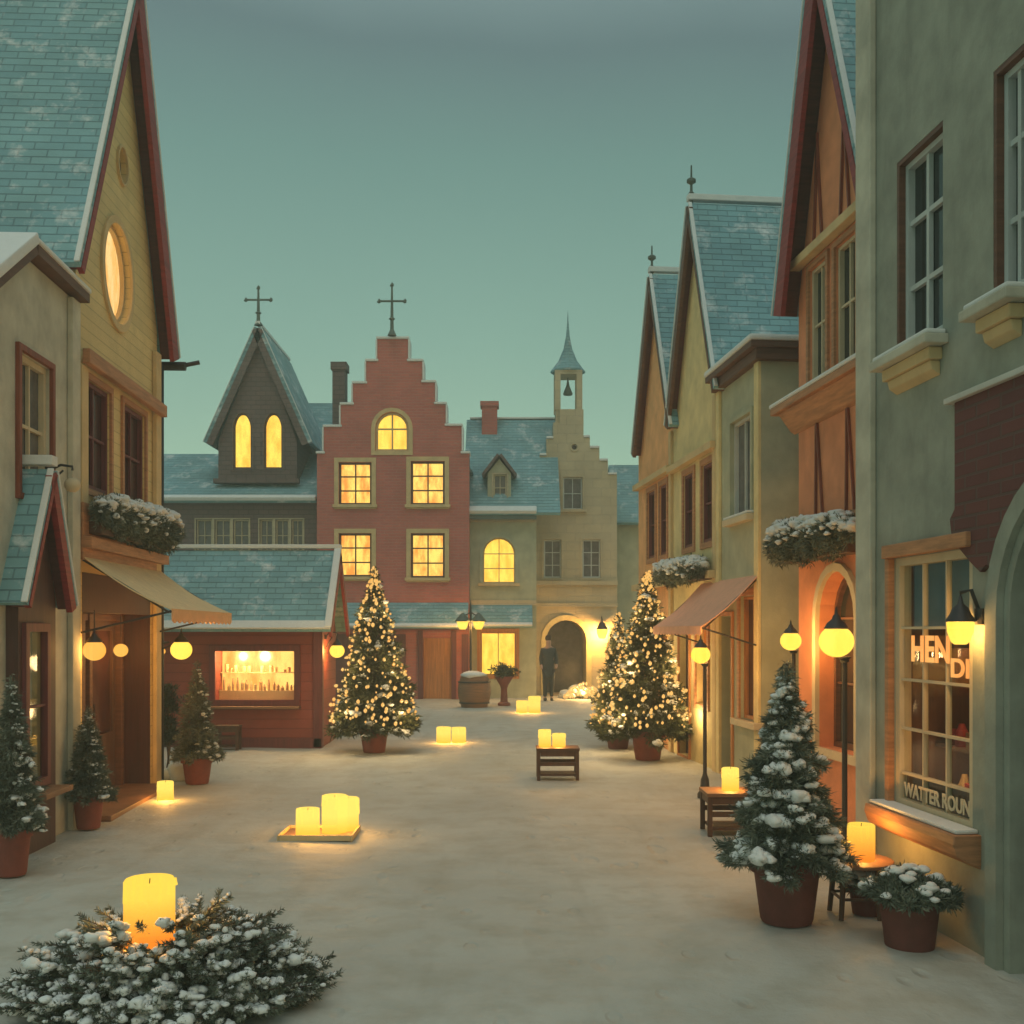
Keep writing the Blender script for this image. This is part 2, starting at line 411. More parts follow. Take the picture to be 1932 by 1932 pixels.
# picture helpers (photograph measured in a 1932 px square)
def U(x): return (x-966)/2000
def ZZ(y, Y): return 2+(1190-y)/2000*Y
def T_side(side, c, b):
    l = math.hypot(1, b); nx, ny = (-1/l, b/l) if side == 'R' else (1/l, -b/l)
    return lambda s, n, z: (c+b*s+n*nx, s+n*ny, z)
def T_front(Y0): return lambda s, n, z: (s, Y0-n, z)
def SY(x, c, b): return c/(U(x)-b)
BR, BL = -.102, -.043

# ------------------------------------------------------------------ windows, roofs
def outline(s0, s1, z0, z1, arch=None, d=0.0, seg=10):
    s0 -= d; s1 += d; z0 -= d; z1 += d
    if not arch: return [(s0, z0), (s1, z0), (s1, z1), (s0, z1)]
    r = (s1-s0)/2; c = (s0+s1)/2
    if arch == 'oval':
        return [(c+r*math.cos(2*math.pi*k/28-math.pi/2), (z0+z1)/2+(z1-z0)/2*math.sin(2*math.pi*k/28-math.pi/2)) for k in range(28)]
    zs = z1-r*(1.5 if arch == 'point' else 1.0)
    p = [(s0, z0), (s1, z0)]
    for k in range(seg+1):
        t = k/seg
        if arch == 'point':
            if t <= .5: q = t*2; p.append((s1-r*q**1.0*(1-(1-q)*.45), zs+(z1-zs)*math.sin(q*math.pi/2)**.85))
            else: q = (1-t)*2; p.append((s0+r*q*(1-(1-q)*.45), zs+(z1-zs)*math.sin(q*math.pi/2)**.85))
        else:
            a = math.pi*t; p.append((c+r*math.cos(a), zs+r*math.sin(a)))
    return p

def top_at(s, s0, s1, z1, arch):
    if not arch: return z1
    r = abs(s1-s0)/2; c = (s0+s1)/2; k = min(1, abs(s-c)/r)
    if arch == 'round': return z1-r+r*math.sqrt(max(0, 1-k*k))
    return z1-r*1.3*k

def window(T, par, s0, s1, z0, z1, cuts, arch=None, pane='glassdark', frame='greyframe', casing=None, cw=.08, nx=2, nz=2, sill=None,
           rec=.12, fw=.045, mw=.025, snow=False, name='window', proud=.03):
    if s1 < s0: s0, s1 = s1, s0
    cuts.prism(T, outline(s0, s1, z0, z1, arch), .2, -rec-.02)
    m = MB(); m.ring(T, outline(s0, s1, z0, z1, arch, -.003), outline(s0, s1, z0, z1, arch, -fw), -rec, -rec+.06)
    if arch != 'oval':
        for i in range(1, nx):
            s = s0+(s1-s0)*i/nx; m.hexa(T, s-mw/2, s+mw/2, -rec+.012, -rec+.045, z0+fw*.5, top_at(s, s0, s1, z1, arch)-fw*.5)
        zt = z1 if not arch else z1-(s1-s0)*.35
        for j in range(1, nz):
            z = z0+(zt-z0)*j/(nz if not arch else nz-.0001)
            if arch and nz > 1: z = z0+(z1-(s1-s0)/2-z0)*j/(nz-1)
            m.hexa(T, s0+fw*.5, s1-fw*.5, -rec+.010, -rec+.043, z-mw/2, z+mw/2)
    o = m.build(name, M[frame], par)
    MB().prism(T, outline(s0, s1, z0, z1, arch, -fw*.6), -rec+.002, -rec+.008).build('pane', M[pane], o)
    if casing:
        MB().ring(T, outline(s0, s1, z0, z1, arch, cw), outline(s0, s1, z0, z1, arch, .002), -.02, proud).build('casing', M[casing], o, bevel=.004)
    if sill:
        e = cw+.04
        MB().hexa(T, s0-e, s1+e, -.03, .11, z0-.09, z0-.002).build('sill', M[sill], o, bevel=.01)
        if snow: MB().hexa(T, s0-e+.01, s1+e-.01, -.0, .10, z0+.0, z0+.035).build('sill_snow', M['snow'], o, bevel=.015)
    return o

def slab(T, A, B, t, n0, n1, up=True):
    (a, b), (c, d) = A, B; l = math.hypot(c-a, d-b); nx, nz_ = -(d-b)/l, (c-a)/l
    if nz_ < 0: nx, nz_ = -nx, -nz_
    if not up: nx, nz_ = -nx, -nz_
    return [(a, b), (c, d), (c+nx*t, d+nz_*t), (a+nx*t, b+nz_*t)]

def gable_roof(T, par, eL, ap, eR, over, D, tile='tile', barge='barge', bd=.2, snow=True, th=.07, ridge=True, bnear=None, soffit='soffit'):
    r = MB()
    r.prism(T, slab(T, eL, ap, th, 0, 0), over, -D); r.prism(T, slab(T, ap, eR, th, 0, 0), over, -D)
    ro = r.build('roof', M[tile], par)
    b = MB()
    for i_, (A, B) in enumerate(((eL, ap), (eR, ap))):
        b = MB(); b.prism(T, slab(T, A, B, bd if i_ or bnear is None else bnear, 0, 0, False), over+.01, over-.045); b.build('barge_board', M[barge], ro)
    b = MB()
    for A, B in ((eL, ap), (eR, ap)): b.prism(T, slab(T, (A[0], A[1]-.002), (B[0], B[1]-.002), .03, 0, 0, False), over-.046, -.02)
    b.build('soffit', M[soffit], ro)
    if snow:
        s_ = MB()
        up = lambda p, k: (p[0], p[1]+k)
        for A, B in ((eL, ap), (eR, ap)):
            l = math.hypot(B[0]-A[0], B[1]-A[1]); nx, nz_ = abs(B[1]-A[1])/l, abs(B[0]-A[0])/l
            sg = -1 if A[0] < B[0] else 1
            A2 = (A[0]+sg*nx*(th+.002), A[1]+nz_*(th+.002)); B2 = (B[0]+sg*nx*(th+.002), B[1]+nz_*(th+.002))
            s_.prism(T, slab(T, A2, B2, .022, 0, 0), over+.013, over-.045)
        s_.hexa(T, ap[0]-.07, ap[0]+.07, over, -D, ap[1]+th*1.2, ap[1]+th*1.2+.09)
        s_.build('roof_snow', M['snow'], ro, bevel=.012)
    return ro

def planter_box(T, par_label, s0, s1, z0, z1, depth, seed, n=900, name='window_planter', grow=True):
    rnd = random.Random(seed); c = T((s0+s1)/2, depth/2, z0)
    o = thing(name, par_label, 'planter', c, 'snowy window boxes on the house fronts')
    b = MB(); b.hexa(T, s0+.1, s1-.1, .01, depth*.5, z0+.02, z0+(z1-z0)*.3); b.build('box', M['darkwood'], o, bevel=.01)
    hh = (z1-z0)/2; zc = z0+hh; clumps = []; nq = int((s1-s0)*95)
    def surf(t, a, k=1.0):
        f = min(1, 1.25*math.sqrt(max(0, 1-abs(2*t-1)**3)))*(.80+.35*(t if grow else .5))
        return T(s0+(s1-s0)*t, depth*.48+depth*.55*f*k*math.cos(a), zc-(0 if not grow else .02)+hh*f*k*math.sin(a))
    for k in range(nq): clumps.append((surf(rnd.random(), rnd.uniform(-2.4, 2.6), rnd.uniform(.45, .88)), rnd.uniform(.04, .08)))
    V, F = needles_np([c_[0] for c_ in clumps], [c_[1] for c_ in clumps], max(8, n//len(clumps)), .06, .012, rnd)
    np_build('foliage', V, F, M['leafw'], o)
    sn = MB()
    for k in range(int((s1-s0)*120)):
        a = rnd.gauss(1.15, .62); sn.blob(surf(rnd.random(), a, rnd.uniform(.86, 1.0)), rnd.uniform(.018, .058)*(1.15 if .6 < a < 2 else .7), rnd, 2, (1.15, 1.15, .7), .3)
    sn.build('snow', M['snow'], o, smooth=True)
    return o

def needles_np(cents, rads, per, ln, wd, rnd, bias=(0, 0, .15)):
    """diamond shaped blades pointing outwards from each clump centre"""
    rs = np.random.RandomState(rnd.randrange(10**6))
    C = np.repeat(np.array(cents, dtype=float), per, axis=0); Rr = np.repeat(np.array(rads, dtype=float), per)
    n = len(C); d = rs.normal(size=(n, 3)); d /= np.linalg.norm(d, axis=1)[:, None]
    base = C+d*(Rr*rs.uniform(.15, .9, n))[:, None]
    dd = d+np.array(bias)+rs.normal(size=(n, 3))*.35; dd /= np.linalg.norm(dd, axis=1)[:, None]
    q = np.cross(dd, rs.normal(size=(n, 3))); q /= np.linalg.norm(q, axis=1)[:, None]
    L_ = (ln*rs.uniform(.6, 1.3, n))[:, None]; W = (wd*rs.uniform(.6, 1.3, n))[:, None]*.5
    V = np.stack([base, base+dd*L_*.45+q*W, base+dd*L_, base+dd*L_*.45-q*W], axis=1).reshape(-1, 3)
    F = [(4*i, 4*i+1, 4*i+2, 4*i+3) for i in range(n)]
    return V, F

BULB = []
def hang_bulbs(o, items, n=100):
    if not BULB:
        m = MB(); m.blob((0, 0, 0), 1, random.Random(4), 1, (1, 1, 1.1), .1); q = m.build('bulb', M['bulb'], None, smooth=True); BULB.append(q.data); bpy.data.objects.remove(q)
    base = wloc(o)
    for c, rad in items[:n]:
        q = bpy.data.objects.new('bulb', BULB[0]); COL.objects.link(q); q.parent = o; q.location = Vector(c)-base; q.scale = (rad,)*3
    if items[n:]:
        m = MB(); rn = random.Random(6)
        for c, rad in items[n:]: m.blob(c, rad, rn, 1, (1, 1, 1), .1)
        q = m.build('bulb', M['bulb'], o, smooth=True); q['kind'] = 'stuff'

def conifer(label, x, y, h_pot, h, r, seed, blades=9000, bl=.08, bw=.012, pot_r=.2, lights=0, snow=60, leaf='leaf', snow_r=.04, potmat='terra',
            group='potted fir trees in the street', side_bias=0, z0=0.0, fine=1.0):
    rnd = random.Random(seed); rs = np.random.RandomState(seed)
    o = thing('potted_fir_tree', label, 'potted tree', (x, y, z0), group)
    pr = pot_r
    p = MB(); p.lathe([(pr*.70, 0), (pr*.74, .02), (pr*.92, h_pot*.80), (pr*1.04, h_pot*.80), (pr*1.06, h_pot*.99), (pr*1.0, h_pot), (pr*.90, h_pot*.99), (pr*.88, h_pot*.86)], (x, y, z0), 28)
    po = p.build('pot', M[potmat], o, smooth='auto')
    MB().lathe([(pr*.02, h_pot*.85), (pr*.87, h_pot*.86), (pr*.87, h_pot*.90), (pr*.02, h_pot*.93)], (x, y, z0), 20).build('soil', M['snow' if snow > 20 else 'soil'], po)
    zb = z0+h_pot*.86
    MB().tube([(x, y, zb), (x+.01, y, zb+h*.5), (x, y, z0+h_pot+h*.97)], [r*.07, r*.04, .006], 8).build('trunk', M['bark'], o)
    # branches
    nb = int(150*fine); wood = MB(); P0, P1 = [], []
    tips = []
    for k in range(nb):
        t = (k+.5)/nb; t = t**1.25; z = z0+h_pot*.98+h*t*.97
        rr = r*(1-t)**.92*(rnd.uniform(.78, 1.08)); rr *= 1+.10*math.sin(t*28)
        a = k*2.39996+rnd.uniform(-.3, .3)
        up = rnd.uniform(-.10, .18)*rr
        b0 = (x, y, z+.05*r); b1 = (x+math.cos(a)*rr, y+math.sin(a)*rr, z-.16*rr+up)
        P0.append(b0); P1.append(b1); tips.append((b1, a, rr, t))
        if rr > .05: wood.tube([b0, ((b0[0]+b1[0])/2, (b0[1]+b1[1])/2, (b0[2]+b1[2])/2+.03*rr), b1], [.012*r+.003, .006*r+.002, .002], 4)
    wood.build('branches', M['bark'], o)
    P0 = np.array(P0); P1 = np.array(P1); Ln = np.linalg.norm(P1-P0, axis=1)
    prob = (Ln+.03*r)**1.35; prob /= prob.sum()
    idx = rs.choice(nb, blades, p=prob); t = rs.uniform(0.12, 1.0, blades)**.62
    side = rs.normal(size=(blades, 3))*(.11*Ln[idx]*(1.25-t))[:, None]+rs.normal(size=(blades, 3))*bl*.25; side[:, 2] *= .55
    base = P0[idx]+(P1[idx]-P0[idx])*t[:, None]+side
    dirb = (P1-P0)[idx]/Ln[idx][:, None]
    dd = dirb*.8+rs.normal(size=(blades, 3))*.55+side/(np.linalg.norm(side, axis=1)[:, None]+1e-6)*.5+np.array([0, 0, .1])
    dd /= np.linalg.norm(dd, axis=1)[:, None]
    q = np.cross(dd, rs.normal(size=(blades, 3))); q /= np.linalg.norm(q, axis=1)[:, None]
    L_ = (bl*rs.uniform(.6, 1.3, blades)*(.55+.45*np.minimum(1, Ln[idx]/(.4*r))))[:, None]; W = (bw*rs.uniform(.6, 1.3, blades))[:, None]*.5
    V = np.stack([base, base+dd*L_*.4+q*W, base+dd*L_, base+dd*L_*.4-q*W], axis=1).reshape(-1, 3)
    np_build('foliage', V, [(4*i, 4*i+1, 4*i+2, 4*i+3) for i in range(blades)], M[leaf], o)
    if snow:
        s_ = MB()
        for k in range(snow):
            (tx, ty, tz), a, rr, t = tips[rnd.randrange(int(nb*.94))]
            f = rnd.uniform(.62, 1.0); q = snow_r*rnd.uniform(.5, 1.25)*(1.15-.6*t)
            cx, cy, cz = x+(tx-x)*f, y+(ty-y)*f, tz+q*.35+.10*rr*(1-f)
            if side_bias and rnd.random() < .6: a = rnd.uniform(-.9, .5); cx, cy = x+rr*f*math.cos(a), y+rr*f*math.sin(a)
            for j in range(rnd.randint(2, 4)):
                s_.blob((cx+rnd.uniform(-1, 1)*q, cy+rnd.uniform(-1, 1)*q, cz+rnd.uniform(-.3, .3)*q), q*rnd.uniform(.5, .9), rnd, 1 if q < .03 else 2, (1.1, 1.1, .78), .28)
        s_.build('snow', M['snow'], o, smooth=True)
    if lights:
        B_ = []
        for k in range(lights):
            t = ((k+.5)/lights)**1.35; z = z0+h_pot*1.1+h*(.06+t*.88)
            a = k*2.39996+rnd.uniform(-.5, .5); rr = r*(1-t)**.92*rnd.uniform(.86, 1.08)+.02
            B_.append((math.sin(a), (x+math.cos(a)*rr, y+math.sin(a)*rr, z-.12*rr+rnd.uniform(-.05, .05)), rnd.uniform(.014, .036)))
        B_.sort(); hang_bulbs(o, [q[1:] for q in B_])
        for t, wv in ((.12, 3), (.4, 2.5), (.7, 1.2)):
            for a in (-2.3, -.8): lamp_light(o, (x+math.cos(a)*r*(1.05-t)*1.25, y+math.sin(a)*r*(1.05-t)*1.25, z0+h_pot+h*t), wv, .12, (1, .66, .28))
    return o

# ------------------------------------------------------------------ setting: ground
g = MB(); nxg, nyg = 90, 90
rnd = random.Random(5)
xs = [-150]+[-9+18*i/nxg for i in range(nxg+1)]+[150]; ys = [-60]+[1+34*i/nyg for i in range(nyg+1)]+[400]
vs = []
for yy in ys:
    for xx in xs:
        h = .012*math.sin(xx*1.7+yy*.6)+.010*math.sin(xx*3.9-yy*2.1)+.012*math.sin(yy*1.3+xx*.4)
        vs.append((xx, yy, (h*.5-.005) if (abs(xx) < 9.1 and 0.9 < yy < 36) else -.015))
nn_ = len(xs)
g.add(vs, [(j*nn_+i, j*nn_+i+1, (j+1)*nn_+i+1, (j+1)*nn_+i) for j in range(len(ys)-1) for i in range(nn_-1)])
go = g.build('ground', M['ground'], None, smooth=True); tag(go, 'trodden pale snow covering the open street between the houses', 'ground', kind='structure')

# ------------------------------------------------------------------ LEFT: grey house, yellow house, stall
cL = -4.04; TL = T_side('L', cL, BL)
def LY(x): return SY(x, cL, BL)

# grey plaster house
H = thing('plaster_house', 'grey plaster house with red framed sash window and snow edged low gable', 'house', TL(10, 0, 0))
wm = MB(); wm.prism(TL, [(8.75, -.05), (10.94, -.05), (10.94, 5.40), (9.68, 5.42), (8.75, 4.72)], 0, -3.4)
wall = wm.build('wall', M['grey'], H); cuts = MB()
window(TL, H, LY(34), LY(93), 3.25, ZZ(660, LY(34)), cuts, frame='cream_paint', casing='rust', cw=.06, nx=2, nz=2, rec=.09, fw=.06, mw=.03, proud=.04, pane='glassgrey')
cut(wall, cuts)
m = MB(); m.hexa(TL, 10.72, 10.94, .002, .06, -.02, 5.38); m.build('corner_pilaster', M['grey'], H, bevel=.01)
r_ = MB()
r_.prism(TL, slab(TL, (8.5, 4.60), (9.68, 5.44), .09, 0, 0), .13, -3.6); r_.prism(TL, slab(TL, (9.68, 5.44), (11.0, 5.40), .09, 0, 0), .13, -3.6)
ro = r_.build('roof', M['barge_br'], H)
r_ = MB(); r_.prism(TL, slab(TL, (8.5, 4.70), (9.66, 5.535), .10, 0, 0), .16, -3.6); r_.prism(TL, slab(TL, (9.66, 5.535), (11.01, 5.495), .05, 0, 0), .15, -3.6)
r_.build('roof_snow', M['snow'], ro, bevel=.02)

# yellow house
H = thing('clapboard_house', 'yellow clapboard house with steep red edged gable, oval lit window and shop below', 'house', TL(12.4, 0, 0))
y0, y1 = 10.96, 13.84
eL, ap, eR = (10.55, 5.62), (12.5, 9.72), (14.12, 5.62)
wm = MB(); wm.prism(TL, [(y0, -.05), (y1, -.05), (y1, 5.9), (12.5, 9.45), (y0, 5.9)], 0, -3.2)
wall = wm.build('wall', M['yellow'], H); cuts = MB()
a0, a1 = LY(194), LY(246)
window(TL, H, a0, a1, ZZ(610, (a0+a1)/2), ZZ(425, (a0+a1)/2), cuts, arch='oval', pane='oval', frame='trim_gold', casing='trim_gold', cw=.09, rec=.12)
a0, a1 = LY(221), LY(238)
window(TL, H, a0, a1, ZZ(345, (a0+a1)/2), ZZ(280, (a0+a1)/2), cuts, arch='oval', pane='iron', frame='iron', casing='trim_gold', cw=.03, rec=.12)
for xa, xb in ((156, 206), (231, 272)):
    a0, a1 = LY(xa), LY(xb)
    window(TL, H, a0, a1, 3.52, 4.68, cuts, pane='glassred', frame='maroon', casing='trim_or', cw=.07, nx=2, nz=2, fw=.05, rec=.08, proud=.03)
m = MB(); m.hexa(TL, 10.98, y1-.02, .06, .14, 4.78, 4.93); m.build('window_header', M['trim_or'], H, bevel=.01)
m = MB(); m.hexa(TL, 10.98, 11.17, .004, .06, 2.9, 4.77); m.hexa(TL, y1-.22, y1-.0, .004, .06, .0, 5.6); m.build('corner_board', M['trim_gold'], H, bevel=.008)
m = MB(); m.hexa(TL, 10.98, y1, .062, .16, 2.86, 2.98); m.hexa(TL, 10.98, y1-.24, .003, .07, 2.74, 3.34); m.build('belt_board', M['trim_or'], H, bevel=.01)
# recessed shop front
sf0, sf1 = 11.14, 13.55
cuts.hexa(TL, sf0, sf1, .2, -.45, .02, 2.62)
cut(wall, cuts)
m = MB(); m.hexa(TL, sf0+.002, sf1-.002, -.448, -.43, .022, 2.618); m.hexa(TL, sf0+.002, sf0+.02, -.43, -.002, .022, 2.61); m.hexa(TL, sf1-.02, sf1-.002, -.43, -.002, .022, 2.61)
m.hexa(TL, sf0+.02, sf1-.02, -.43, -.0, 2.2, 2.615); sh = m.build('shop_front', M['oxblood'], H)
m = MB()
for q in (11.2, 12.05, 12.28, 13.42): m.hexa(TL, q-.045, q+.045, -.43, -.30, .05, 2.2)
m.hexa(TL, sf0+.02, sf1-.02, -.43, -.32, 2.12, 2.2); m.build('shop_posts', M['barge_br'], sh, bevel=.008)
for q, (d0, d1) in enumerate(((11.25, 11.95), (12.35, 13.3))):
    m = MB(); m.ring(TL, outline(d0, d1, .03, 2.12), outline(d0+.1, d1-.1, .75 if q else .6, 2.0), -.42, -.36)
    m.hexa(TL, d0+.1, d1-.1, -.415, -.375, .03, .75 if q else .6)
    d = m.build('door', M['darkwood'], H, bevel=.006)
    MB().hexa(TL, d0+.09, d1-.09, -.405, -.395, .58, 2.02).build('pane', M['glassred'], d)
    MB().tube([TL(d0+.05, -.35, 1.0), TL(d0+.05, -.31, 1.0), TL(d0+.05, -.31, 1.14), TL(d0+.05, -.35, 1.14)], .012, 6).build('handle', M['iron'], d)
m = MB(); m.hexa(TL, sf0, sf1, -.40, .3, -.03, .05); m.build('door_step', M['wood'], H, bevel=.01)
gable_roof(TL, H, eL, ap, eR, .2, 3.3, bd=.26, bnear=.09)
m = MB(); p = TL(14.15, .20, 5.50)
m.tube([TL(14.1, .3, 5.52), TL(14.1, -1.5, 5.52)], .06, 8); m.tube([TL(14.16, .28, 5.55), TL(14.2, .46, 5.6)], .03, 6); m.build('gutter', M['iron'], H)
m = MB(); m.tube([TL(13.93, .03, 5.5), TL(13.93, .03, 3.0), TL(13.93, .03, .05)], .035, 8); m.build('downpipe', M['iron'], H, smooth=True)
# awning
def awning(T, par, s0, s1, zt, zo, dep, mt, mv, vh=.17, side='L'):
    m = MB(); nseg = 16; vs = []
    for i in range(nseg+1):
        for j in range(9):
            s = s0+(s1-s0)*i/nseg; t = j/8
            vs.append(T(s, .03+dep*t, zt+(zo-zt)*t-.05*math.sin(math.pi*t)-.012*abs(math.sin(math.pi*i/nseg*4))*t))
    k = len(vs); vs += [(a, b, c-.015) for a, b, c in vs]
    fs = []
    for i in range(nseg):
        for j in range(8):
            a = i*9+j; fs += [(a, a+9, a+10, a+1), (k+a, k+a+1, k+a+10, k+a+9)]
    for i in range(nseg): fs += [(i*9, k+i*9, k+i*9+9, i*9+9), (i*9+8, i*9+17, k+i*9+17, k+i*9+8)]
    for j in range(8): fs += [(j, j+1, k+j+1, k+j), (nseg*9+j, k+nseg*9+j, k+nseg*9+j+1, nseg*9+j+1)]
    m.add(vs, fs); a = m.build('awning', M[mt], par, smooth='auto')
    v = MB(); n = 14
    for i in range(n):
        q0, q1 = s0+(s1-s0)*i/n, s0+(s1-s0)*(i+1)/n
        v.prism(T, [(q0+.003, zo-vh*.8), ((q0+q1)/2, zo-vh), (q1-.003, zo-vh*.8), (q1-.003, zo), (q0+.003, zo)], .03+dep, .045+dep)
    v.build('valance', M[mv], a)
    f = MB()
    for s in (s0+.04, s1-.04): f.tube([T(s, .02, zo-.25), T(s, dep, zo-.03)], .013, 6); f.tube([T(s, .04, zt-.06), T(s, dep, zo-.04)], .012, 6)
    f.tube([T(s0, dep+.02, zo-.03), T(s1, dep+.02, zo-.03)], .016, 6)
    f.build('awning_frame', M['iron'], a)
    return a
awning(TL, H, 11.02, 13.8, 2.80, 2.23, .93, 'awn_y', 'awn_o', .15)

planter_box(TL, 'snow covered window box under the red windows of the yellow house', 11.05, 13.85, 3.0, 3.52, .40, 11, 24000)

def globe_lamp(label, x, y, z, r, W, mount, T=None, s=None, n=None, mt='globe', post_base=None, group=None, name='globe_lamp', cap=True, col=(1, .54, .17)):
    base = (x, y, z) if mount != 'post' else (x+(post_base or 0), y, 0)
    o = thing(name, label, 'lamp', base, group)
    m = MB(); prof = [(r*math.sin(math.pi*k/14)+.001, -r*math.cos(math.pi*k/14)*.93) for k in range(15)]
    m.lathe(prof, (x, y, z), 24); m.build('globe', M[mt], o, smooth=True)
    if cap:
        m = MB(); m.lathe([(r*.66, r*.72), (r*.70, r*.78), (r*.52, r*1.08), (r*.26, r*1.3), (r*.2, r*1.5), (r*.10, r*1.6), (r*.06, r*1.9), (.002, r*2.05)], (x, y, z), 20)
        m.build('cap', M['iron'], o, smooth='auto')
    if mount == 'post':
        dx = post_base or 0
        m = MB(); m.lathe([(.09, 0), (.09, .05), (.06, .09), (.05, .22), (.03, .27), (.024, .3), (.022, z-r*1.25), (.04, z-r*1.2), (.035, z-r*1.1), (.05, z-r*.98), (.05, z-r*.9)], (x+dx, y, 0), 14)
        m.build('post', M['iron'], o, smooth='auto')
    if mount == 'wall':
        q = T(s, 0, z+r*1.9); m = MB()
        m.tube([q, T(s, n*.5, z+r*2.6), (x, y, z+r*2.4), (x, y, z+r*1.9)], .013, 7); m.tube([T(s, 0, z+r*.2), T(s, n*.6, z+r*1.9)], .01, 6)
        m.lathe([(.04, -.04), (.04, .04)], q, 10); m.build('bracket', M['iron'], o)
    if mount == 'hang':
        m = MB(); m.tube([(x, y, z+r*1.9), (x, y, z+n)], .006, 5); m.build('chain', M['iron'], o)
    if W: lamp_light(o, (x, y, z), W, r*.6, col)
    return o

def at(x, y, Y): return (U(x)*Y, Y, ZZ(y, Y))
X, Y_, Z_ = at(342, 1226, 12.6); globe_lamp('yellow globe lamp hanging under the outer edge of the yellow awning', X, Y_, Z_, .125, 9, 'hang', n=.22, group='lit globe lamps')
X, Y_, Z_ = at(178, 1227, 11.05); globe_lamp('amber globe lamp in front of the maroon shop door of the yellow house', X, Y_, Z_, .115, 4, 'hang', n=.42, group='lit globe lamps', mt='globeor')
X, Y_, Z_ = at(228, 1227, 12.9); globe_lamp('small amber globe standing for a lamp reflection in the second maroon door pane', X, Y_, Z_, .085, 3, 'hang', n=.42, group='lit globe lamps', mt='globeor', cap=False)  # glowing globe and its light added in place of a reflection in the pane
X, Y_, Z_ = at(305, 1229, 14.4); globe_lamp('tiny pale lamp beside the corner board of the yellow house', X, Y_, Z_, .05, 1.5, 'wall', TL, 13.84, .3, group='lit globe lamps', mt='globeor', cap=False)

# left stall
cS = -3.93; TS = T_side('L', cS, BL)
H = thing('market_stall', 'small dark wooden stall with steep slate gable at the left edge, lit front window', 'stall', TS(9.7, 0, 0))
s0, s1 = 9.30, 10.14
wm = MB(); wm.prism(TS, [(s0, -.03), (s1, -.03), (s1, 2.3), (9.76, 3.3), (s0, 2.4)], 0, -1.4)
wall = wm.build('wall', M['stall'], H); cuts = MB()
cuts.hexa(TS, 9.42, 9.88, .1, -.35, .62, 2.02)
cut(wall, cuts)
m = MB(); m.hexa(TS, 9.425, 9.875, -.345, -.33, .625, 2.015); m.hexa(TS, 9.425, 9.875, -.33, -.01, .62, .64)
for z in (1.0, 1.35, 1.68): m.hexa(TS, 9.43, 9.87, -.32, -.06, z, z+.02)
m.hexa(TS, 9.422, 9.432, -.33, -.01, .64, 2.01); m.hexa(TS, 9.868, 9.878, -.33, -.01, .64, 2.01); cse = m.build('display_shelf', M['trim_gold'], H)
rnd = random.Random(3)
for z in (.645, 1.022, 1.372):
    for k in range(4):
        s = 9.47+k*.11; q = rnd.random() < .6; MB().lathe([(.03, 0), (.035, .08), (.03, .14), (.015, .18), (.015, rnd.uniform(.19, .24))], TS(s, -.12, z), 8).build('bottle' if q else 'jar', M['goods' if q else 'white'], cse)
m = MB(); m.ring(TS, outline(9.42, 9.88, .62, 2.02, None, .05), outline(9.42, 9.88, .62, 2.02, None, -.03), -.03, .04); m.hexa(TS, 9.43, 9.87, -.01, .02, 1.30, 1.325)
wf = m.build('window', M['maroon'], H, bevel=.005); MB().hexa(TS, 9.43, 9.87, -.015, -.010, .63, 2.01).build('pane', M['glass'], wf)
m = MB(); m.hexa(TS, 9.36, 10.0, .0, .22, .50, .55); m.build('counter', M['wood'], H, bevel=.008)
gable_roof(TS, H, (9.17, 2.22), (9.76, 3.46), (10.27, 2.22), .14, 3.0, bd=.12, bnear=.05, barge='barge', th=.05)
X, Y_, Z_ = TS(9.64, -.16, 1.86)
globe_lamp('small warm lamp glowing inside the window of the left stall', X, Y_, Z_, .07, 3, 'hang', n=.15, group='lit globe lamps', mt='globe', cap=False)
X, Y_, Z_ = at(93, 912, 10.25)
q = LY(93); X, Y_, Z_ = TL(q, .22, ZZ(915, q))
globe_lamp('unlit cream globe lamp on the grey wall above the stall roof', X, Y_, Z_, .075, 0, 'wall', TL, q, .22, group='wall lamps', mt='cream_paint', cap=False)

# ------------------------------------------------------------------ red hut
TF = T_front(18.2)
H = thing('wooden_hut', 'long dark red wooden hut with blue slate roof and bright serving hatch', 'hut', (-5, 18.2, 0))
hx0, hx1 = -7.2, U(605)*18.2
TX = lambda s, n, z: (s, 18.2-n, z)
TG = lambda s, n, z: (hx1+n, s, z)      # gable end, s = Y, n = outwards (+X)
wm = MB(); wm.prism(TG, [(18.2, -.03), (19.75, -.03), (19.75, 2.0), (18.97, 3.30), (18.2, 2.0)], 0, hx0-hx1)
wall = wm.build('wall', M['hut'], H); cuts = MB()
a0, a1, b0, b1 = U(405)*18.2, U(557)*18.2, ZZ(1322, 18.2), ZZ(1227, 18.2)
cuts.hexa(TX, a0, a1, .1, -.5, b0, b1); cut(wall, cuts)
m = MB(); m.hexa(TX, a0+.003, a1-.003, -.497, -.48, b0+.003, b1-.003); bk = m.build('lit_interior', M['litwarm'], H)
m = MB(); rnd = random.Random(8); m.hexa(TX, a0+.01, a1-.01, -.47, -.25, b0+.002, b0+.16); m.hexa(TX, a0+.01, a1-.01, -.47, -.33, b0+.46, b0+.475)
sh = m.build('shelves', M['trim_gold'], H)
for k in range(17):
    s = a0+.08+k*.078; q = rnd.random() < .55; hh = rnd.uniform(.08, .24); w_ = rnd.uniform(.018, .036)
    MB().lathe([(w_, 0), (w_*1.05, hh*rnd.uniform(.4, .8)), (.012, hh*.85), (.012, hh)], TX(s, -.3-rnd.uniform(0, .08), b0+.16), 8).build('bottle', M['goods' if q else 'trim_gold'], sh)
    if rnd.random() < .7: MB().lathe([(.034, 0), (.034, hh*.6)], TX(s+.02, -.4, b0+.475), 8).build('jar', M['trim_gold' if q else 'goods'], sh)
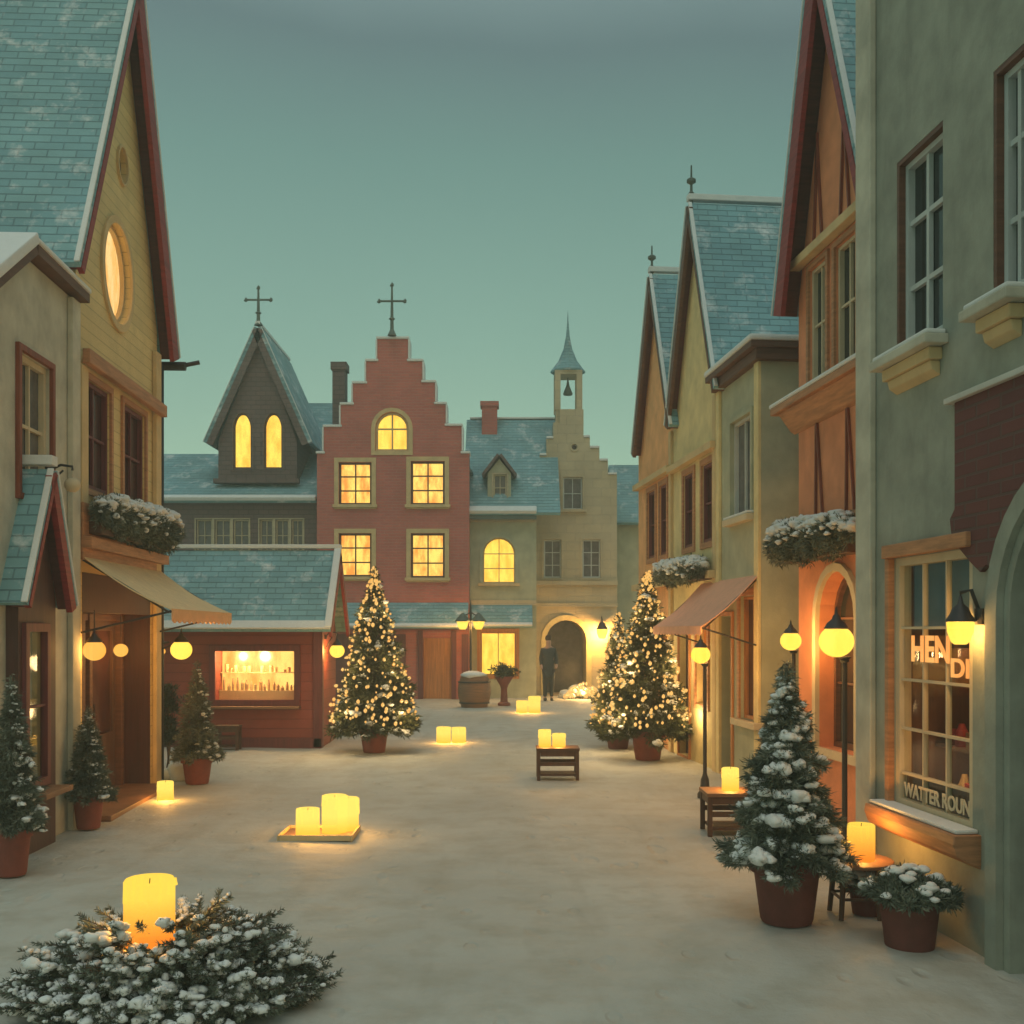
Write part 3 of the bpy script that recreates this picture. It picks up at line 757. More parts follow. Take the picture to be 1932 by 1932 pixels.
lamp_light(H, TX((a0+a1)/2, -.2, b1-.12), 7, .08, (1, .62, .25)); lamp_light(H, TX(a0+.3, -.2, b1-.12), 4, .06, (1, .62, .25))
m = MB(); m.ring(TX, outline(a0, a1, b0, b1, None, .09), outline(a0, a1, b0, b1, None, -.015), -.03, .035); m.build('hatch_frame', M['maroon'], H, bevel=.006)
m = MB(); m.hexa(TX, a0-.1, a1+.1, .0, .2, b0-.13, b0-.09); m.build('counter', M['wood'], H, bevel=.006)
m = MB(); m.hexa(TX, hx1-.12, hx1+.04, -.1, .05, 0, 2.0); m.hexa(TX, hx0, hx1+.02, .0, .05, -.02, .16); m.build('corner_post', M['maroon'], H, bevel=.006)
TGo = lambda s, n, z: (hx1+n, s, z)
r_ = MB(); r_.prism(TGo, slab(TGo, (17.92, 1.98), (18.97, 3.40), .06, 0, 0), .22, hx0-hx1-.2); r_.prism(TGo, slab(TGo, (18.97, 3.40), (20.0, 1.98), .06, 0, 0), .22, hx0-hx1-.2)
ro = r_.build('roof', M['tile'], H)
b = MB()
for A, B in (((17.92, 1.98), (18.97, 3.40)), ((20.0, 1.98), (18.97, 3.40))): b.prism(TGo, slab(TGo, A, B, .15, 0, 0, False), .23, .18)
b.build('barge_board', M['barge'], ro)
s_ = MB(); s_.hexa(lambda s, n, z: (s, n, z), hx0, hx1+.23, 18.88, 19.06, 3.47, 3.54); s_.prism(TGo, slab(TGo, (17.88, 2.02), (17.98, 2.15), .05, 0, 0), .22, hx0-hx1-.2)
s_.prism(TGo, slab(TGo, (17.87, 2.05), (18.93, 3.47), .04, 0, 0), .24, .12)
s_.build('roof_snow', M['snow'], ro, bevel=.015)
X, Y_, Z_ = at(636, 1228, 18.6)
TGs = lambda s, n, z: (hx1+n, s, z)
globe_lamp('yellow lamp on the right end wall of the red hut', X, Y_, Z_, .13, 14, 'wall', TGs, 18.6, X-hx1, group='lit globe lamps')

# ------------------------------------------------------------------ RIGHT side
cR = 3.566; TR = T_side('R', cR, BR)
def RY(x): return SY(x, cR, BR)
H = thing('corner_shop', 'tall grey plaster shop building on the right with big muntin window and brick panel', 'building', TR(6.5, 0, 0))
wm = MB(); wm.prism(TR, [(4.4, -.05), (8.26, -.05), (8.26, 8.6), (4.4, 8.6)], 0, -4)
wall = wm.build('wall', M['grey2'], H); cuts = MB()
a0, a1 = RY(1835), RY(1688)
cuts.hexa(TR, a0, a1, .1, -.75, .74, 2.52)
# arched doorway
dc, dr, dz = 5.5, .76, 2.10
door_out = lambda d: [(dc-dr-d, -.06), (dc+dr+d, -.06)]+[(dc+(dr+d)*math.cos(math.pi*k/18), dz+(dr+d)*math.sin(math.pi*k/18)) for k in range(19)]
cuts.prism(TR, door_out(0), .1, -.40)
for xa, xb in ((1692, 1779), (1874, 1935)):
    c0, c1 = RY(xb), RY(xa)
    window(TR, H, c0, c1, 3.98, 5.38, cuts, pane='glassdark', frame='greyframe', casing=None, nx=2, nz=3, fw=.075, mw=.035, rec=.11)
    m = MB(); m.hexa(TR, c0+.002, c1-.002, -.10, -.002, 5.345, 5.378); m.hexa(TR, c1-.035, c1-.002, -.10, -.002, 3.99, 5.343); m.build('reveal_shade', M['barge_br'], H)  # dark strips paint the recess shade onto the top and far reveals
    m = MB(); m.hexa(TR, c0-.08, c1+.10, .0, .17, 3.885, 3.95); m.build('sill', M['grey'], H, bevel=.012)
    m = MB(); m.hexa(TR, c0-.0, c1+.03, .0, .10, 3.80, 3.882); m.prism(lambda n, s, z: TR(s, n, z), [(0, 3.798), (.075, 3.798), (.06, 3.74), (0, 3.70)], c0+.03, c1-.0); m.build('sill_bracket', M['trim_gold'], H, bevel=.01)
    MB().hexa(TR, c0-.06, c1+.08, .01, .15, 3.953, 3.985).build('sill_snow', M['snow'], H, bevel=.012)
cut(wall, cuts)
# shop window
m = MB(); m.ring(TR, outline(a0, a1, .74, 2.52, None, .0), outline(a0, a1, .74, 2.52, None, -.055), -.10, -.01)
nxp = 3
ih0, ih1 = a0+.055, a1-.055
for k in range(1, nxp): s = ih0+(ih1-ih0)*k/nxp; m.hexa(TR, s-.008, s+.008, -.06, -.025, .78, 2.48)
for z in (.98, 1.30, 1.65, 2.02): m.hexa(TR, ih0, ih1, -.062, -.022, z-.009, z+.009)
wf = m.build('shop_window', M['cream_paint'], H)
MB().hexa(TR, ih0, ih1, -.050, -.045, .79, 2.47).build('pane', M['glass'], wf)
m = MB(); m.hexa(TR, a0-.04, a1+.07, -.0, .07, 2.525, 2.62); m.hexa(TR, a1+.0, a1+.06, .0, .05, .74, 2.524); m.build('wood_trim', M['trim_or'], wf, bevel=.008)
m = MB(); m.prism(lambda n, s, z: TR(s, n, z), [(-.02, .735), (.17, .735), (.18, .68), (.15, .60), (.08, .56), (0, .52)], a0-.10, a1+.12); m.build('sill', M['trim_or'], wf, bevel=.01)
MB().hexa(TR, a0-.07, a1+.10, .0, .15, .737, .765).build('sill_snow', M['snow'], wf, bevel=.012)
# interior of the shop window
m = MB(); m.hexa(TR, a0+.003, a1-.003, -.748, -.735, .743, 2.517); m.hexa(TR, a0+.003, a0+.015, -.735, -.11, .743, 2.517); m.hexa(TR, a1-.015, a1-.003, -.735, -.11, .743, 2.517); m.hexa(TR, a0+.015, a1-.015, -.735, -.11, .743, .757)
cs = m.build('display_case', M['darkwood'], H)
m = MB(); m.hexa(TR, a0+.02, a1-.02, -.70, -.30, 1.16, 1.18); m.hexa(TR, a0+.02, a1-.02, -.70, -.35, 1.60, 1.62); m.hexa(TR, a0+.3, a0+.62, -.6, -.3, 1.18, 1.30); m.build('display_shelf', M['wood'], cs)
m = MB(); m.hexa(TR, a0+.06, a1-.06, -.13, -.12, 2.03, 2.50); m.build('window_blind', M['blue'], cs)
rnd = random.Random(21)
for z, n in ((.757, 9), (1.18, 8), (1.62, 7)):
    for k in range(n):
        s = a0+.12+(a1-a0-.24)*k/(n-1); hh = rnd.uniform(.1, .26); mt_ = M[rnd.choice(('goods', 'goods', 'trim_gold', 'barge'))]
        if rnd.random() < .5: MB().lathe([(.045, 0), (.055, hh*.5), (.03, hh*.8), (.02, hh)], TR(s, -rnd.uniform(.38, .5), z), 10).build('jar', mt_, cs)
        else: MB().hexa(TR, s-.05, s+.05, -.5, -.38, z, z+hh).build('parcel', mt_, cs, bevel=.004)
lamp_light(H, TR((a0+a1)/2, -.3, 1.50), .35, .05, (1, .42, .11)); lamp_light(H, TR(a0+.35, -.28, 1.9), .25, .05, (1, .42, .11)); lamp_light(H, TR(a1-.3, -.3, 1.05), .4, .05, (1, .5, .18))

MB().hexa(TR, ih0, ih1, -.11, -.066, .785, .975).build('sign_board', M['darkwood'], wf)
def lettering(T, par, text, s_left, z, size, sdir, mt, n=-.02, width=None, name='lettering'):
    cu = bpy.data.curves.new("t", 'FONT'); cu.body = text; cu.size = size; cu.extrude = .003; cu.offset = size*.025
    o = bpy.data.objects.new("t", cu); COL.objects.link(o); bpy.context.view_layer.update()
    me = bpy.data.meshes.new_from_object(o.evaluated_get(bpy.context.evaluated_depsgraph_get()))
    bpy.data.objects.remove(o)
    xs_ = [v.co.x for v in me.vertices]; mx = max(xs_)-min(xs_); k = (width/mx) if width else 1
    loc = wloc(par)
    for v in me.vertices:
        v.co = Vector(T(s_left+sdir*(v.co.x-min(xs_))*k, n+v.co.z, z+v.co.y))-loc
    me.name = name; me.materials.clear(); me.materials.append(M[mt])
    q = bpy.data.objects.new(name, me); COL.objects.link(q); q.parent = par
    return q
# the far end of the wall is at picture left, so writing runs towards smaller s
lettering(TR, wf, "HEN", RY(1716), 1.90-.11, .25, -1, 'letter', n=-.016, width=RY(1716)-RY(1787))
lettering(TR, wf, "DI", RY(1790), 1.70, .17, -1, 'letter', n=-.016, width=RY(1790)-RY(1824))
lettering(TR, wf, "WATTER ROUN", RY(1702), .825, .135, -1, 'lettergold', n=-.016, width=RY(1702)-RY(1826))
# brick panel + hood
arch_r = dr+.13
pan = [(6.80, 3.46), (6.80, 2.62), (6.68, 2.50)]
for k in range(5, 19):
    a = math.pi*k/36; pan.append((dc+(arch_r+.01)*math.cos(a*1.0), dz+(arch_r+.01)*math.sin(a*1.0)))
pan += [(4.5, 3.46)]
pan = [(6.80, 2.78), (6.86, 2.72), (6.84, 2.62), (6.74, 2.52), (6.60, 2.42), (6.50, 2.36), (6.44, 2.40), (dc+arch_r*math.cos(.33)+.03, dz+arch_r*math.sin(.33))]+[(dc+arch_r*math.cos(t)+.01, dz+arch_r*math.sin(t)+.01) for t in (.5, .7, .9, 1.1, 1.3, 1.5, 1.8)]+[(4.5, dz+.95), (4.5, 3.46), (6.80, 3.46)]
MB().prism(TR, pan, -.02, .035).build('brick_panel', M['redbrick'], H)
m = MB(); m.hexa(TR, 4.45, 6.88, .0, .07, 3.462, 3.50); m.build('panel_hood', M['white'], H, bevel=.008)
m = MB(); m.ring(TR, door_out(.12), door_out(-.0), -.05, .075); m.ring(TR, door_out(-.005), door_out(-.07), -.30, .03); m.build('door_surround', M['grey2'], H, bevel=.01)
m = MB(); m.prism(TR, door_out(-.02), -.395, -.36); d = m.build('door', M['ironweather'], H)
m = MB()
for k in range(1, 4): m.hexa(TR, dc-dr+k*dr/2-.012, dc-dr+k*dr/2+.012, -.362, -.34, .05, 2.6)
m.hexa(TR, dc-dr+.05, dc+dr-.05, -.362, -.33, 2.06, 2.12); m.build('door_rails', M['greyframe'], d)
m = MB(); m.hexa(TR, 8.0, 8.262, .002, .05, -.02, 8.5); m.build('corner_pilaster', M['grey'], H, bevel=.01)
q = RY(1740); 
Yl = 6.55; X, Y_, Z_ = at(1812, 1192, Yl)
n_ = (cR+BR*Yl-X)
def lantern(label, x, y, z, r, W, T, s, n, group='wall lamps'):
    o = thing('wall_lantern', label, 'lamp', (x, y, z), group)
    MB().lathe([(r*.45, -r*1.0), (r*.7, -r*.8), (r*.98, r*.0), (r*1.05, r*.75), (r*.9, r*.8), (.002, r*.8)], (x, y, z), 20).build('globe', M['globe'], o, smooth='auto')
    MB().lathe([(r*1.15, r*.8), (r*1.1, r*.95), (r*.8, r*1.4), (r*.6, r*1.9), (r*.25, r*2.2), (r*.12, r*2.8), (.002, r*2.9)], (x, y, z), 18).build('cap', M['iron'], o, smooth='auto')
    m = MB(); m.tube([T(s, 0, z+r*1.2), T(s, n*.5, z+r*3.3), (x, y, z+r*3.1), (x, y, z+r*2.5)], .013, 7); m.lathe([(.04, -.05), (.04, .05)], T(s, .0, z+r*1.2), 10); m.build('bracket', M['iron'], o)
    lamp_light(o, (x, y, z), W, r*.5); return o
lantern('yellow glass wall lantern with black cap beside the lettered shop window', X, Y_, Z_, .078, 4, TR, Yl, n_)

# orange gabled house
cO = 4.5; TO = T_side('R', cO, BR)
def OY(x): return SY(x, cO, BR)
H = thing('half_timbered_house', 'orange plaster house with steep red gable, cornice and arched ground floor window', 'house', TO(11, 0, 0))
wm = MB(); wm.prism(TO, [(9.3, -.05), (12.08, -.05), (12.08, 5.75), (11.08, 8.95), (9.85, 5.85), (9.3, 5.75)], 0, -3.5)
wall = wm.build('wall', M['orange'], H); cuts = MB()
for xa, xb, in ((1529, 1561), (1578, 1618)):
    window(TO, H, OY(xb), OY(xa), 4.72, 5.98, cuts, pane='glassdark', frame='cream_paint', casing='trim_or', cw=.06, nx=2, nz=2, fw=.04, rec=.08, proud=.03)
a0, a1 = OY(1619), OY(1546)
window(TO, H, a0, a1, .75, 2.62, cuts, arch='round', pane='glassdark', frame='barge_br', casing='cream_paint', cw=.09, nx=2, nz=3, fw=.06, rec=.22, proud=.05)
cut(wall, cuts)
m = MB(); m.hexa(TO, 9.8, 12.06, .0, .12, 6.08, 6.18); m.build('window_header', M['trim_gold'], H, bevel=.01)
m = MB(); m.hexa(TO, 9.3, 12.3, .0, .26, 4.48, 4.56); m.prism(lambda n, s, z: TO(s, n, z), [(0, 4.48), (.2, 4.48), (.14, 4.40), (.05, 4.28), (0, 4.25)], 9.3, 12.2); m.build('cornice', M['trim_or'], H, bevel=.01)
MB().hexa(TO, 9.3, 12.32, .0, .27, 4.562, 4.61).build('cornice_snow', M['snow'], H, bevel=.02)
m = MB()
def brace(a, b, wd=.035):
    (s0, z0), (s1, z1) = a, b; m.prism(TO, [(s0-wd, z0), (s0+wd, z0), (s1+wd, z1), (s1-wd, z1)], .003, .03)
for s in (11.4, 10.7):
    for a, b in (((s-.03, 6.19), (s+.12, 7.4)), ((s+.2, 6.19), (s+.1, 7.4))): m = MB(); brace(a, b, .014); m.build('timber_brace', M['rust'], H)
for s in (11.35, 10.55):
    for a, b in (((s, 3.2), (s+.16, 4.25)), ((s+.2, 3.2), (s+.18, 4.25))): m = MB(); brace(a, b, .012); m.build('timber_brace', M['rust'], H)
m = MB(); m.hexa(TO, 9.3, 12.06, .002, .05, 3.08, 3.2); m.build('belt_board', M['trim_or'], H)
gable_roof(TO, H, (9.72, 5.62), (11.1, 9.16), (12.22, 5.62), .24, 4.2, bd=.24, bnear=.09)
planter_box(TO, 'snowy evergreen window box above the arch of the orange house', 10.2, 12.25, 2.74, 3.22, .40, 12, 20000)
# shop lamps
X, Y_, Z_ = at(1578, 1210, 9.0); globe_lamp('large round street lamp in front of the orange house, biggest yellow globe', X, Y_, Z_, .145, 15, 'post', post_base=.07, group='lit globe lamps', name='street_lamp')
X, Y_, Z_ = at(1492, 1209, 11.3); globe_lamp('smaller yellow street lamp rising behind the snowy tree tip', X, Y_, Z_, .11, 16, 'post', post_base=.03, group='lit globe lamps', name='street_lamp')
X, Y_, Z_ = at(1322, 1235, 12.7); globe_lamp('slim black street lamp before the salmon awning with small yellow globe', X, Y_, Z_, .115, 16, 'post', post_base=.05, group='lit globe lamps', name='street_lamp')

# grey flat roofed house (recess)
cC = 4.45; TC = T_side('R', cC, BR)
def CY(x): return SY(x, cC, BR)
H = thing('flat_roofed_house', 'narrow grey house with snowy flat cornice between orange and cream houses', 'house', TC(14, 0, 0))
TCf = TC
wm = MB(); wm.prism(TC, [(13.2, -.05), (15.0, -.05), (15.0, 5.5), (13.2, 5.5)], .0, -3)
wall = wm.build('wall', M['olive'], H); cuts = MB()
window(TC, H, CY(1419), CY(1381), 3.50, 4.80, cuts, pane='glassgrey', frame='white', casing='olive', cw=.06, nx=2, nz=1, rec=.09, sill='cream_paint', snow=True)
window(TC, H, 13.3, 14.0, .85, 2.45, cuts, pane='glassred', frame='pine', casing='trim_or', cw=.09, nx=2, nz=1, rec=.10, sill='cream_paint')
window(TC, H, 14.35, 14.85, .05, 2.2, cuts, pane='glassred', frame='darkwood', casing='pine', cw=.06, nx=1, nz=2, rec=.2, name='door')
cut(wall, cuts)
m = MB(); m.hexa(TC, 13.05, 15.05, .18, -3, 5.5, 5.58); m.hexa(TC, 13.1, 15.02, .10, -3, 5.36, 5.5); m.build('cornice', M['barge_br'], H, bevel=.01)
MB().hexa(TC, 13.03, 15.06, .20, -3, 5.582, 5.66).build('roof_snow', M['snow'], H, bevel=.03)
m = MB(); m.hexa(TC, 13.195, 13.36, -.0, .045, -.02, 5.36); m.hexa(TC, 14.84, 15.0, .0, .045, -.02, 5.36); m.build('corner_pilaster', M['cream'], H, bevel=.01)
awning(TC, H, 13.22, 15.75, 2.70, 2.06, .72, 'awn_p', 'awn_p', .12)
X, Y_, Z_ = TC(13.18, .02, 2.0)

# cream house and far orange house
def far_house(name, label, c, s0, s1, eL, ap, eR, wm_, winx, z0, z1, fin, tilem='tile', roofc=4.3):
    T = T_side('R', c, BR)
    H = thing(name, label, 'house', T((s0+s1)/2, 0, 0))
    wm = MB(); wm.prism(T, [(s0, -.05), (s1, -.05), (s1, eR[1]+.3), (ap[0], ap[1]-.3), (s0, eL[1]+.3)], 0, -3.5)
    wall = wm.build('wall', M[wm_], H); cuts = MB()
    for xa, xb in winx:
        window(T, H, SY(xb, c, BR), SY(xa, c, BR), z0, z1, cuts, pane='glassred', frame='maroon', casing='trim_or', cw=.09, nx=1, nz=2, rec=.07, fw=.05, proud=.025)
    window(T, H, s0+.5, s0+1.1, .9, 2.1, cuts, pane='litwarm', frame='pine', casing='trim_or', cw=.08, nx=2, nz=2, rec=.16)
    window(T, H, s0+1.5, s0+2.1, .03, 2.1, cuts, pane='glassred', frame='darkwood', casing='pine', cw=.06, nx=1, nz=2, rec=.16, name='door')
    cut(wall, cuts)
    m = MB(); m.hexa(T, s0, s1, .0, .12, z1+.14, z1+.24); m.build('window_header', M['trim_gold'], H)
    m = MB(); m.hexa(T, s0, s1, .0, .14, 2.75, 2.86); m.hexa(T, s0, s0+.14, .0, .05, 0, eL[1]); m.build('belt_board', M['trim_gold'], H)
    gable_roof(T, H, eL, ap, eR, .16, 4.5, tile=tilem, barge='barge_br', bd=.16, bnear=.06)
    x, y, z = T(ap[0], .1, ap[1])
    m = MB(); m.tube([(x, y, z), (x, y, z+fin)], [.03, .012], 6); m.lathe([(.01, -.06), (.07, -.02), (.07, .02), (.01, .06)], (x, y, z+fin*.62), 10); m.lathe([(.01, -.05), (.045, 0), (.01, .05)], (x, y, z+fin*.32), 10)
    m.build('finial', M['ironweather'], H)
    return H, T
H, T4 = far_house('gabled_house', 'cream plaster house with tall slate gable roof and finial, right side', 4.45, 15.0, 17.5, (14.72, 5.35), (16.05, 8.42), (17.42, 5.35), 'cream',
          ((1291, 1309), (1326, 1346)), 3.30, 4.45, .62)
planter_box(T4, 'snow topped window box on the cream house above the salmon awning', 15.1, 17.5, 2.72, 3.12, .40, 13, 12000)
H, T5 = far_house('gabled_house', 'farthest apricot gabled house on the right behind the lit trees', 4.45, 17.5, 20.1, (17.2, 5.3), (18.6, 8.2), (19.95, 5.3), 'orange2',
          ((1223, 1237), (1246, 1259)), 3.30, 4.5, .55)

# ------------------------------------------------------------------ BACK row
def FX(x, Y): return U(x)*Y
def cross(par, x, y, z, h, wd, t=.03):
    m = MB(); m.tube([(x, y, z), (x, y, z+h)], [t*1.4, t*.6], 6)
    zc = z+h*.68; m.tube([(x-wd/2, y, zc), (x+wd/2, y, zc)], t*.7, 6)
    for dx, dz in ((-wd/2, 0), (wd/2, 0), (0, h*.32)): m.blob((x+dx, y, zc+dz), t*1.5, random.Random(1), 1)
    m.lathe([(t*3, 0), (t*1.2, h*.12)], (x, y, z), 8); m.lathe([(.01, -t*1.6), (t*2.2, 0), (.01, t*1.6)], (x, y, z+h*.33), 8)
    return m.build('cross_finial', M['ironweather'], par)

# dark chapel-like building
Yb = 31.5; TB = T_front(Yb)
H = thing('dark_gabled_building', 'dark shingled building with pointed gable, cross and two glowing lancet windows', 'building', (FX(450, Yb), Yb, 0))
bx0, bx1 = FX(235, Yb), FX(600, Yb)
wm = MB(); wm.prism(TB, [(bx0, -.05), (bx1, -.05), (bx1, ZZ(948, Yb)), (bx0, ZZ(948, Yb))], 0, -5)
wall = wm.build('wall', M['dark'], H); cuts = MB()
for xa, xb in ((370, 400), (405, 435), (440, 470), (490, 515), (520, 545), (550, 572)):
    window(TB, H, FX(xa, Yb), FX(xb, Yb), ZZ(1040, Yb), ZZ(980, Yb), cuts, pane='glassgrey', frame='stone', casing='stone', cw=.04, nx=2, nz=2, rec=.12)
cut(wall, cuts)
TGb = lambda s, n, z: (bx1+n, s, z)
ez, rz = ZZ(948, Yb), ZZ(860, 34)
r_ = MB(); r_.prism(TGb, slab(TGb, (31.2, ez-.05), (34.2, rz), .1, 0, 0), .0, bx0-bx1-.3); r_.prism(TGb, slab(TGb, (34.2, rz), (37.2, ez), .1, 0, 0), .0, bx0-bx1-.3); ro = r_.build('roof', M['tile'], H)
MB().prism(TGb, slab(TGb, (31.12, ez-.0), (31.3, ez+.10), .12, 0, 0), .0, bx0-bx1-.3).build('roof_snow', M['snow'], ro, bevel=.03)
# dormer gable
Yd = 32.0; TD = T_front(Yd); g0, g1, gz = FX(412, Yd), FX(560, Yd), ZZ(908, Yd)
apx, apz = FX(489, Yd), ZZ(622, Yd); ea, eb, ezd = FX(393, Yd), FX(584, Yd), ZZ(838, Yd)
wm = MB(); wm.prism(TD, [(g0, gz), (g1, gz), (g1, ezd+.1), (apx, apz-.25), (g0, ezd+.1)], 0, -2.6)
gw = wm.build('gable_wall', M['dark'], H); cuts = MB()
for xa, xb in ((440, 475), (498, 533)):
    window(TD, H, FX(xa, Yd), FX(xb, Yd), ZZ(884, Yd), ZZ(779, Yd), cuts, arch='point', pane='lity', frame='barge_br', casing='dark', cw=.07, nx=1, nz=1, rec=.12, fw=.05)
cut(gw, cuts)
m = MB(); m.hexa(TD, g0-.1, g1+.1, .0, .2, gz-.08, gz+.06); m.build('gable_ledge', M['dark'], H)
gable_roof(TD, H, (ea, ezd), (apx, apz), (eb, ezd), .2, 4.2, tile='tileb', barge='dark', bd=.2, th=.1)
cross(H, apx, Yd-.1, apz+.1, ZZ(545, Yd)-apz-.1, .75, .045)
m = MB(); m.prism(TGb, slab(TGb, (34.5, 7.0), (37.0, ZZ(765, 37)), .1, 0, 0), 2.2, -1.5); m.prism(TGb, [(37.0, 3), (39, 3), (39, ZZ(765, 37)), (37, ZZ(765, 37)), (34.5, 7.0), (34.5, 3)], 2.15, -1.45); m.build('rear_roof', M['tile'], H)

# stepped brick gable
Yb = 31.0; TB = T_front(Yb)
H = thing('stepped_gable_house', 'pink brick house with stepped gable, cross on top and five glowing windows', 'house', (FX(741, Yb), Yb, 0))
stL = [(598, 1340), (598, 856), (611, 856), (611, 806), (643, 806), (643, 764), (666, 764), (666, 724), (691, 724), (691, 682), (712, 682), (712, 640)]
stR = [(770, 640), (770, 682), (797, 682), (797, 722), (821, 722), (821, 763), (841, 763), (841, 804), (871, 804), (871, 856), (885, 856), (885, 1340)]
pts = [(FX(a, Yb), ZZ(b, Yb)) for a, b in stL+stR]
wm = MB(); wm.prism(TB, pts, 0, -.5); 
wall = wm.build('wall', M['pink'], H); cuts = MB()
window(TB, H, FX(708, Yb), FX(771, Yb), ZZ(851, Yb), ZZ(777, Yb), cuts, arch='round', pane='lity', frame='trim_gold', casing='trim_gold', cw=.12, nx=2, nz=2, rec=.15, fw=.07, mw=.045)
for xa, xb, ya, yb in ((639, 701, 872, 952), (775, 839, 870, 952), (639, 701, 1006, 1088), (775, 839, 1006, 1090)):
    window(TB, H, FX(xa, Yb), FX(xb, Yb), ZZ(yb, Yb), ZZ(ya, Yb), cuts, pane='lit', frame='barge_br', casing='trim_gold', cw=.13, nx=2, nz=3, rec=.15, fw=.06, mw=.04, sill='trim_gold')
d0, d1 = FX(798, Yb), FX(852, Yb)
cuts.hexa(TB, d0, d1, .1, -.16, .0, ZZ(1203, Yb))
cut(wall, cuts)
MB().hexa(TB, d0+.01, d1-.01, -.13, -.08, .0, ZZ(1204, Yb)).build('door', M['pine'], H)
m = MB(); m.hexa(TB, d0-.14, d0-.0, .0, .06, 0, 2.0); m.hexa(TB, d1, d1+.14, .0, .06, 0, 2.0); m.hexa(TB, FX(605, Yb), d0-.5, .0, .05, .0, 1.9); m.hexa(TB, d1+.3, FX(884, Yb), .0, .05, .0, 1.9); m.build('shop_front', M['maroon'], H)
s_ = MB()
P_ = stL+stR
for i in range(len(P_)-1):
    (a, b), (c, d) = P_[i], P_[i+1]
    if b == d and b < 1300: s_.hexa(TB, FX(min(a, c)-2, Yb), FX(max(a, c)+2, Yb), .05, -.55, ZZ(b, Yb)+.003, ZZ(b, Yb)+.075)
    elif a == c and b < 1300 and d < 1300 and True:
        k = -1 if i < len(stL) else 1
        s_.hexa(TB, FX(a, Yb)+(.0 if k > 0 else -.05), FX(a, Yb)+(.05 if k > 0 else 0), .05, -.55, ZZ(max(b, d), Yb)+.08, ZZ(min(b, d), Yb))
s_.build('coping_snow', M['snow'], H, bevel=.02)
TBb = T_front(Yb+.5)
m = MB(); m.hexa(TBb, FX(605, Yb), FX(878, Yb), 0, -6, -.05, ZZ(880, Yb)); m.build('side_wall', M['pink'], H)
gable_roof(TBb, H, (FX(596, Yb), ZZ(885, Yb)), (FX(741, Yb), ZZ(690, Yb)), (FX(886, Yb), ZZ(885, Yb)), -.01, 6, tile='tileb', snow=False, barge='pink', bd=.05)
cross(H, FX(741, Yb), Yb-.2, ZZ(640, Yb)+.05, ZZ(545, Yb)-ZZ(640, Yb), .75, .045)
Yc = 32.5; m = MB(); m.hexa(T_front(Yc), FX(627, Yc), FX(651, Yc), .0, -.5, ZZ(880, Yc), ZZ(697, Yc)); m.hexa(T_front(Yc), FX(624, Yc), FX(654, Yc), .05, -.55, ZZ(697, Yc), ZZ(683, Yc)); m.build('chimney', M['dark'], H)
def slope_canopy(par, Y, xa, xb, yt, yb, dep=.8, legs=False):
    T = lambda s, n, z: (FX(xb, Y)+n, s, z)
    m = MB(); m.prism(T, slab(T, (Y-dep, ZZ(yb, Y-dep)), (Y, ZZ(yt, Y)), .06, 0, 0), 0, FX(xa, Y)-FX(xb, Y)); c = m.build('canopy_roof', M['tile'], par)
    m = MB(); m.prism(T, slab(T, (Y-dep-.04, ZZ(yb, Y-dep)+.03), (Y-dep+.08, ZZ(yb, Y-dep)+.10), .07, 0, 0), -.01, FX(xa, Y)-FX(xb, Y)+.01); m.build('canopy_snow', M['snow'], c, bevel=.02)
slope_canopy(H, Yb-.0, 600, 884, 1140, 1186)

# blue roofed house
Yb = 31.6; TB = T_front(Yb)
H = thing('slate_roof_house', 'low olive house with broad blue slate roof, dormer and arched glowing window', 'house', (FX(948, Yb), Yb, 0))
x0, x1 = FX(886, Yb), FX(1012, Yb)
wm = MB(); wm.hexa(TB, x0, x1, 0, -5, -.05, ZZ(975, Yb)); wall = wm.build('wall', M['olive'], H); cuts = MB()
window(TB, H, FX(911, Yb), FX(972, Yb), ZZ(1100, Yb), ZZ(1014, Yb), cuts, arch='round', pane='lity', frame='trim_gold', casing='olive', cw=.1, nx=2, nz=3, rec=.15, fw=.04, sill='trim_gold')
window(TB, H, FX(906, Yb), FX(974, Yb), ZZ(1275, Yb), ZZ(1192, Yb), cuts, pane='lity', frame='pine', casing='pine', cw=.09, nx=2, nz=1, rec=.15, fw=.05)
cut(wall, cuts)
m = MB(); m.hexa(TB, x0, x1, .0, .08, ZZ(1142, Yb), ZZ(1132, Yb)); m.hexa(TB, x0, x1, .0, .1, ZZ(985, Yb), ZZ(975, Yb)); m.build('string_course', M['stone'], H)
TGb = lambda s, n, z: (x1+n, s, z)
r_ = MB(); rr0, rr1 = ZZ(972, Yb-.3), ZZ(797, 34.4)
r_.prism(TGb, slab(TGb, (Yb-.3, rr0), (34.4, rr1), .1, 0, 0), FX(1050, 34)-x1, x0-x1-.2); r_.prism(TGb, slab(TGb, (34.4, rr1), (37, rr0), .1, 0, 0), FX(1050, 34)-x1, x0-x1-.2)
ro = r_.build('roof', M['tile'], H)
s_ = MB(); s_.prism(TGb, slab(TGb, (Yb-.36, rr0+.03), (Yb-.15, rr0+.2), .12, 0, 0), 0, x0-x1-.1); s_.hexa(lambda s, n, z: (s, n, z), x0-.1, FX(1050, 34), 34.3, 34.5, rr1+.09, rr1+.16); s_.build('roof_snow', M['snow'], ro, bevel=.03)
MB().hexa(TB, x0, x1, .25, .32, rr0-.12, rr0-.01).build('gutter', M['ironweather'], ro)
Yc = 33.8; m = MB(); m.hexa(T_front(Yc), FX(909, Yc), FX(938, Yc), 0, -.5, ZZ(850, Yc), ZZ(766, Yc)); m.hexa(T_front(Yc), FX(906, Yc), FX(941, Yc), .04, -.54, ZZ(766, Yc), ZZ(757, Yc)); m.build('chimney', M['pink'], ro)
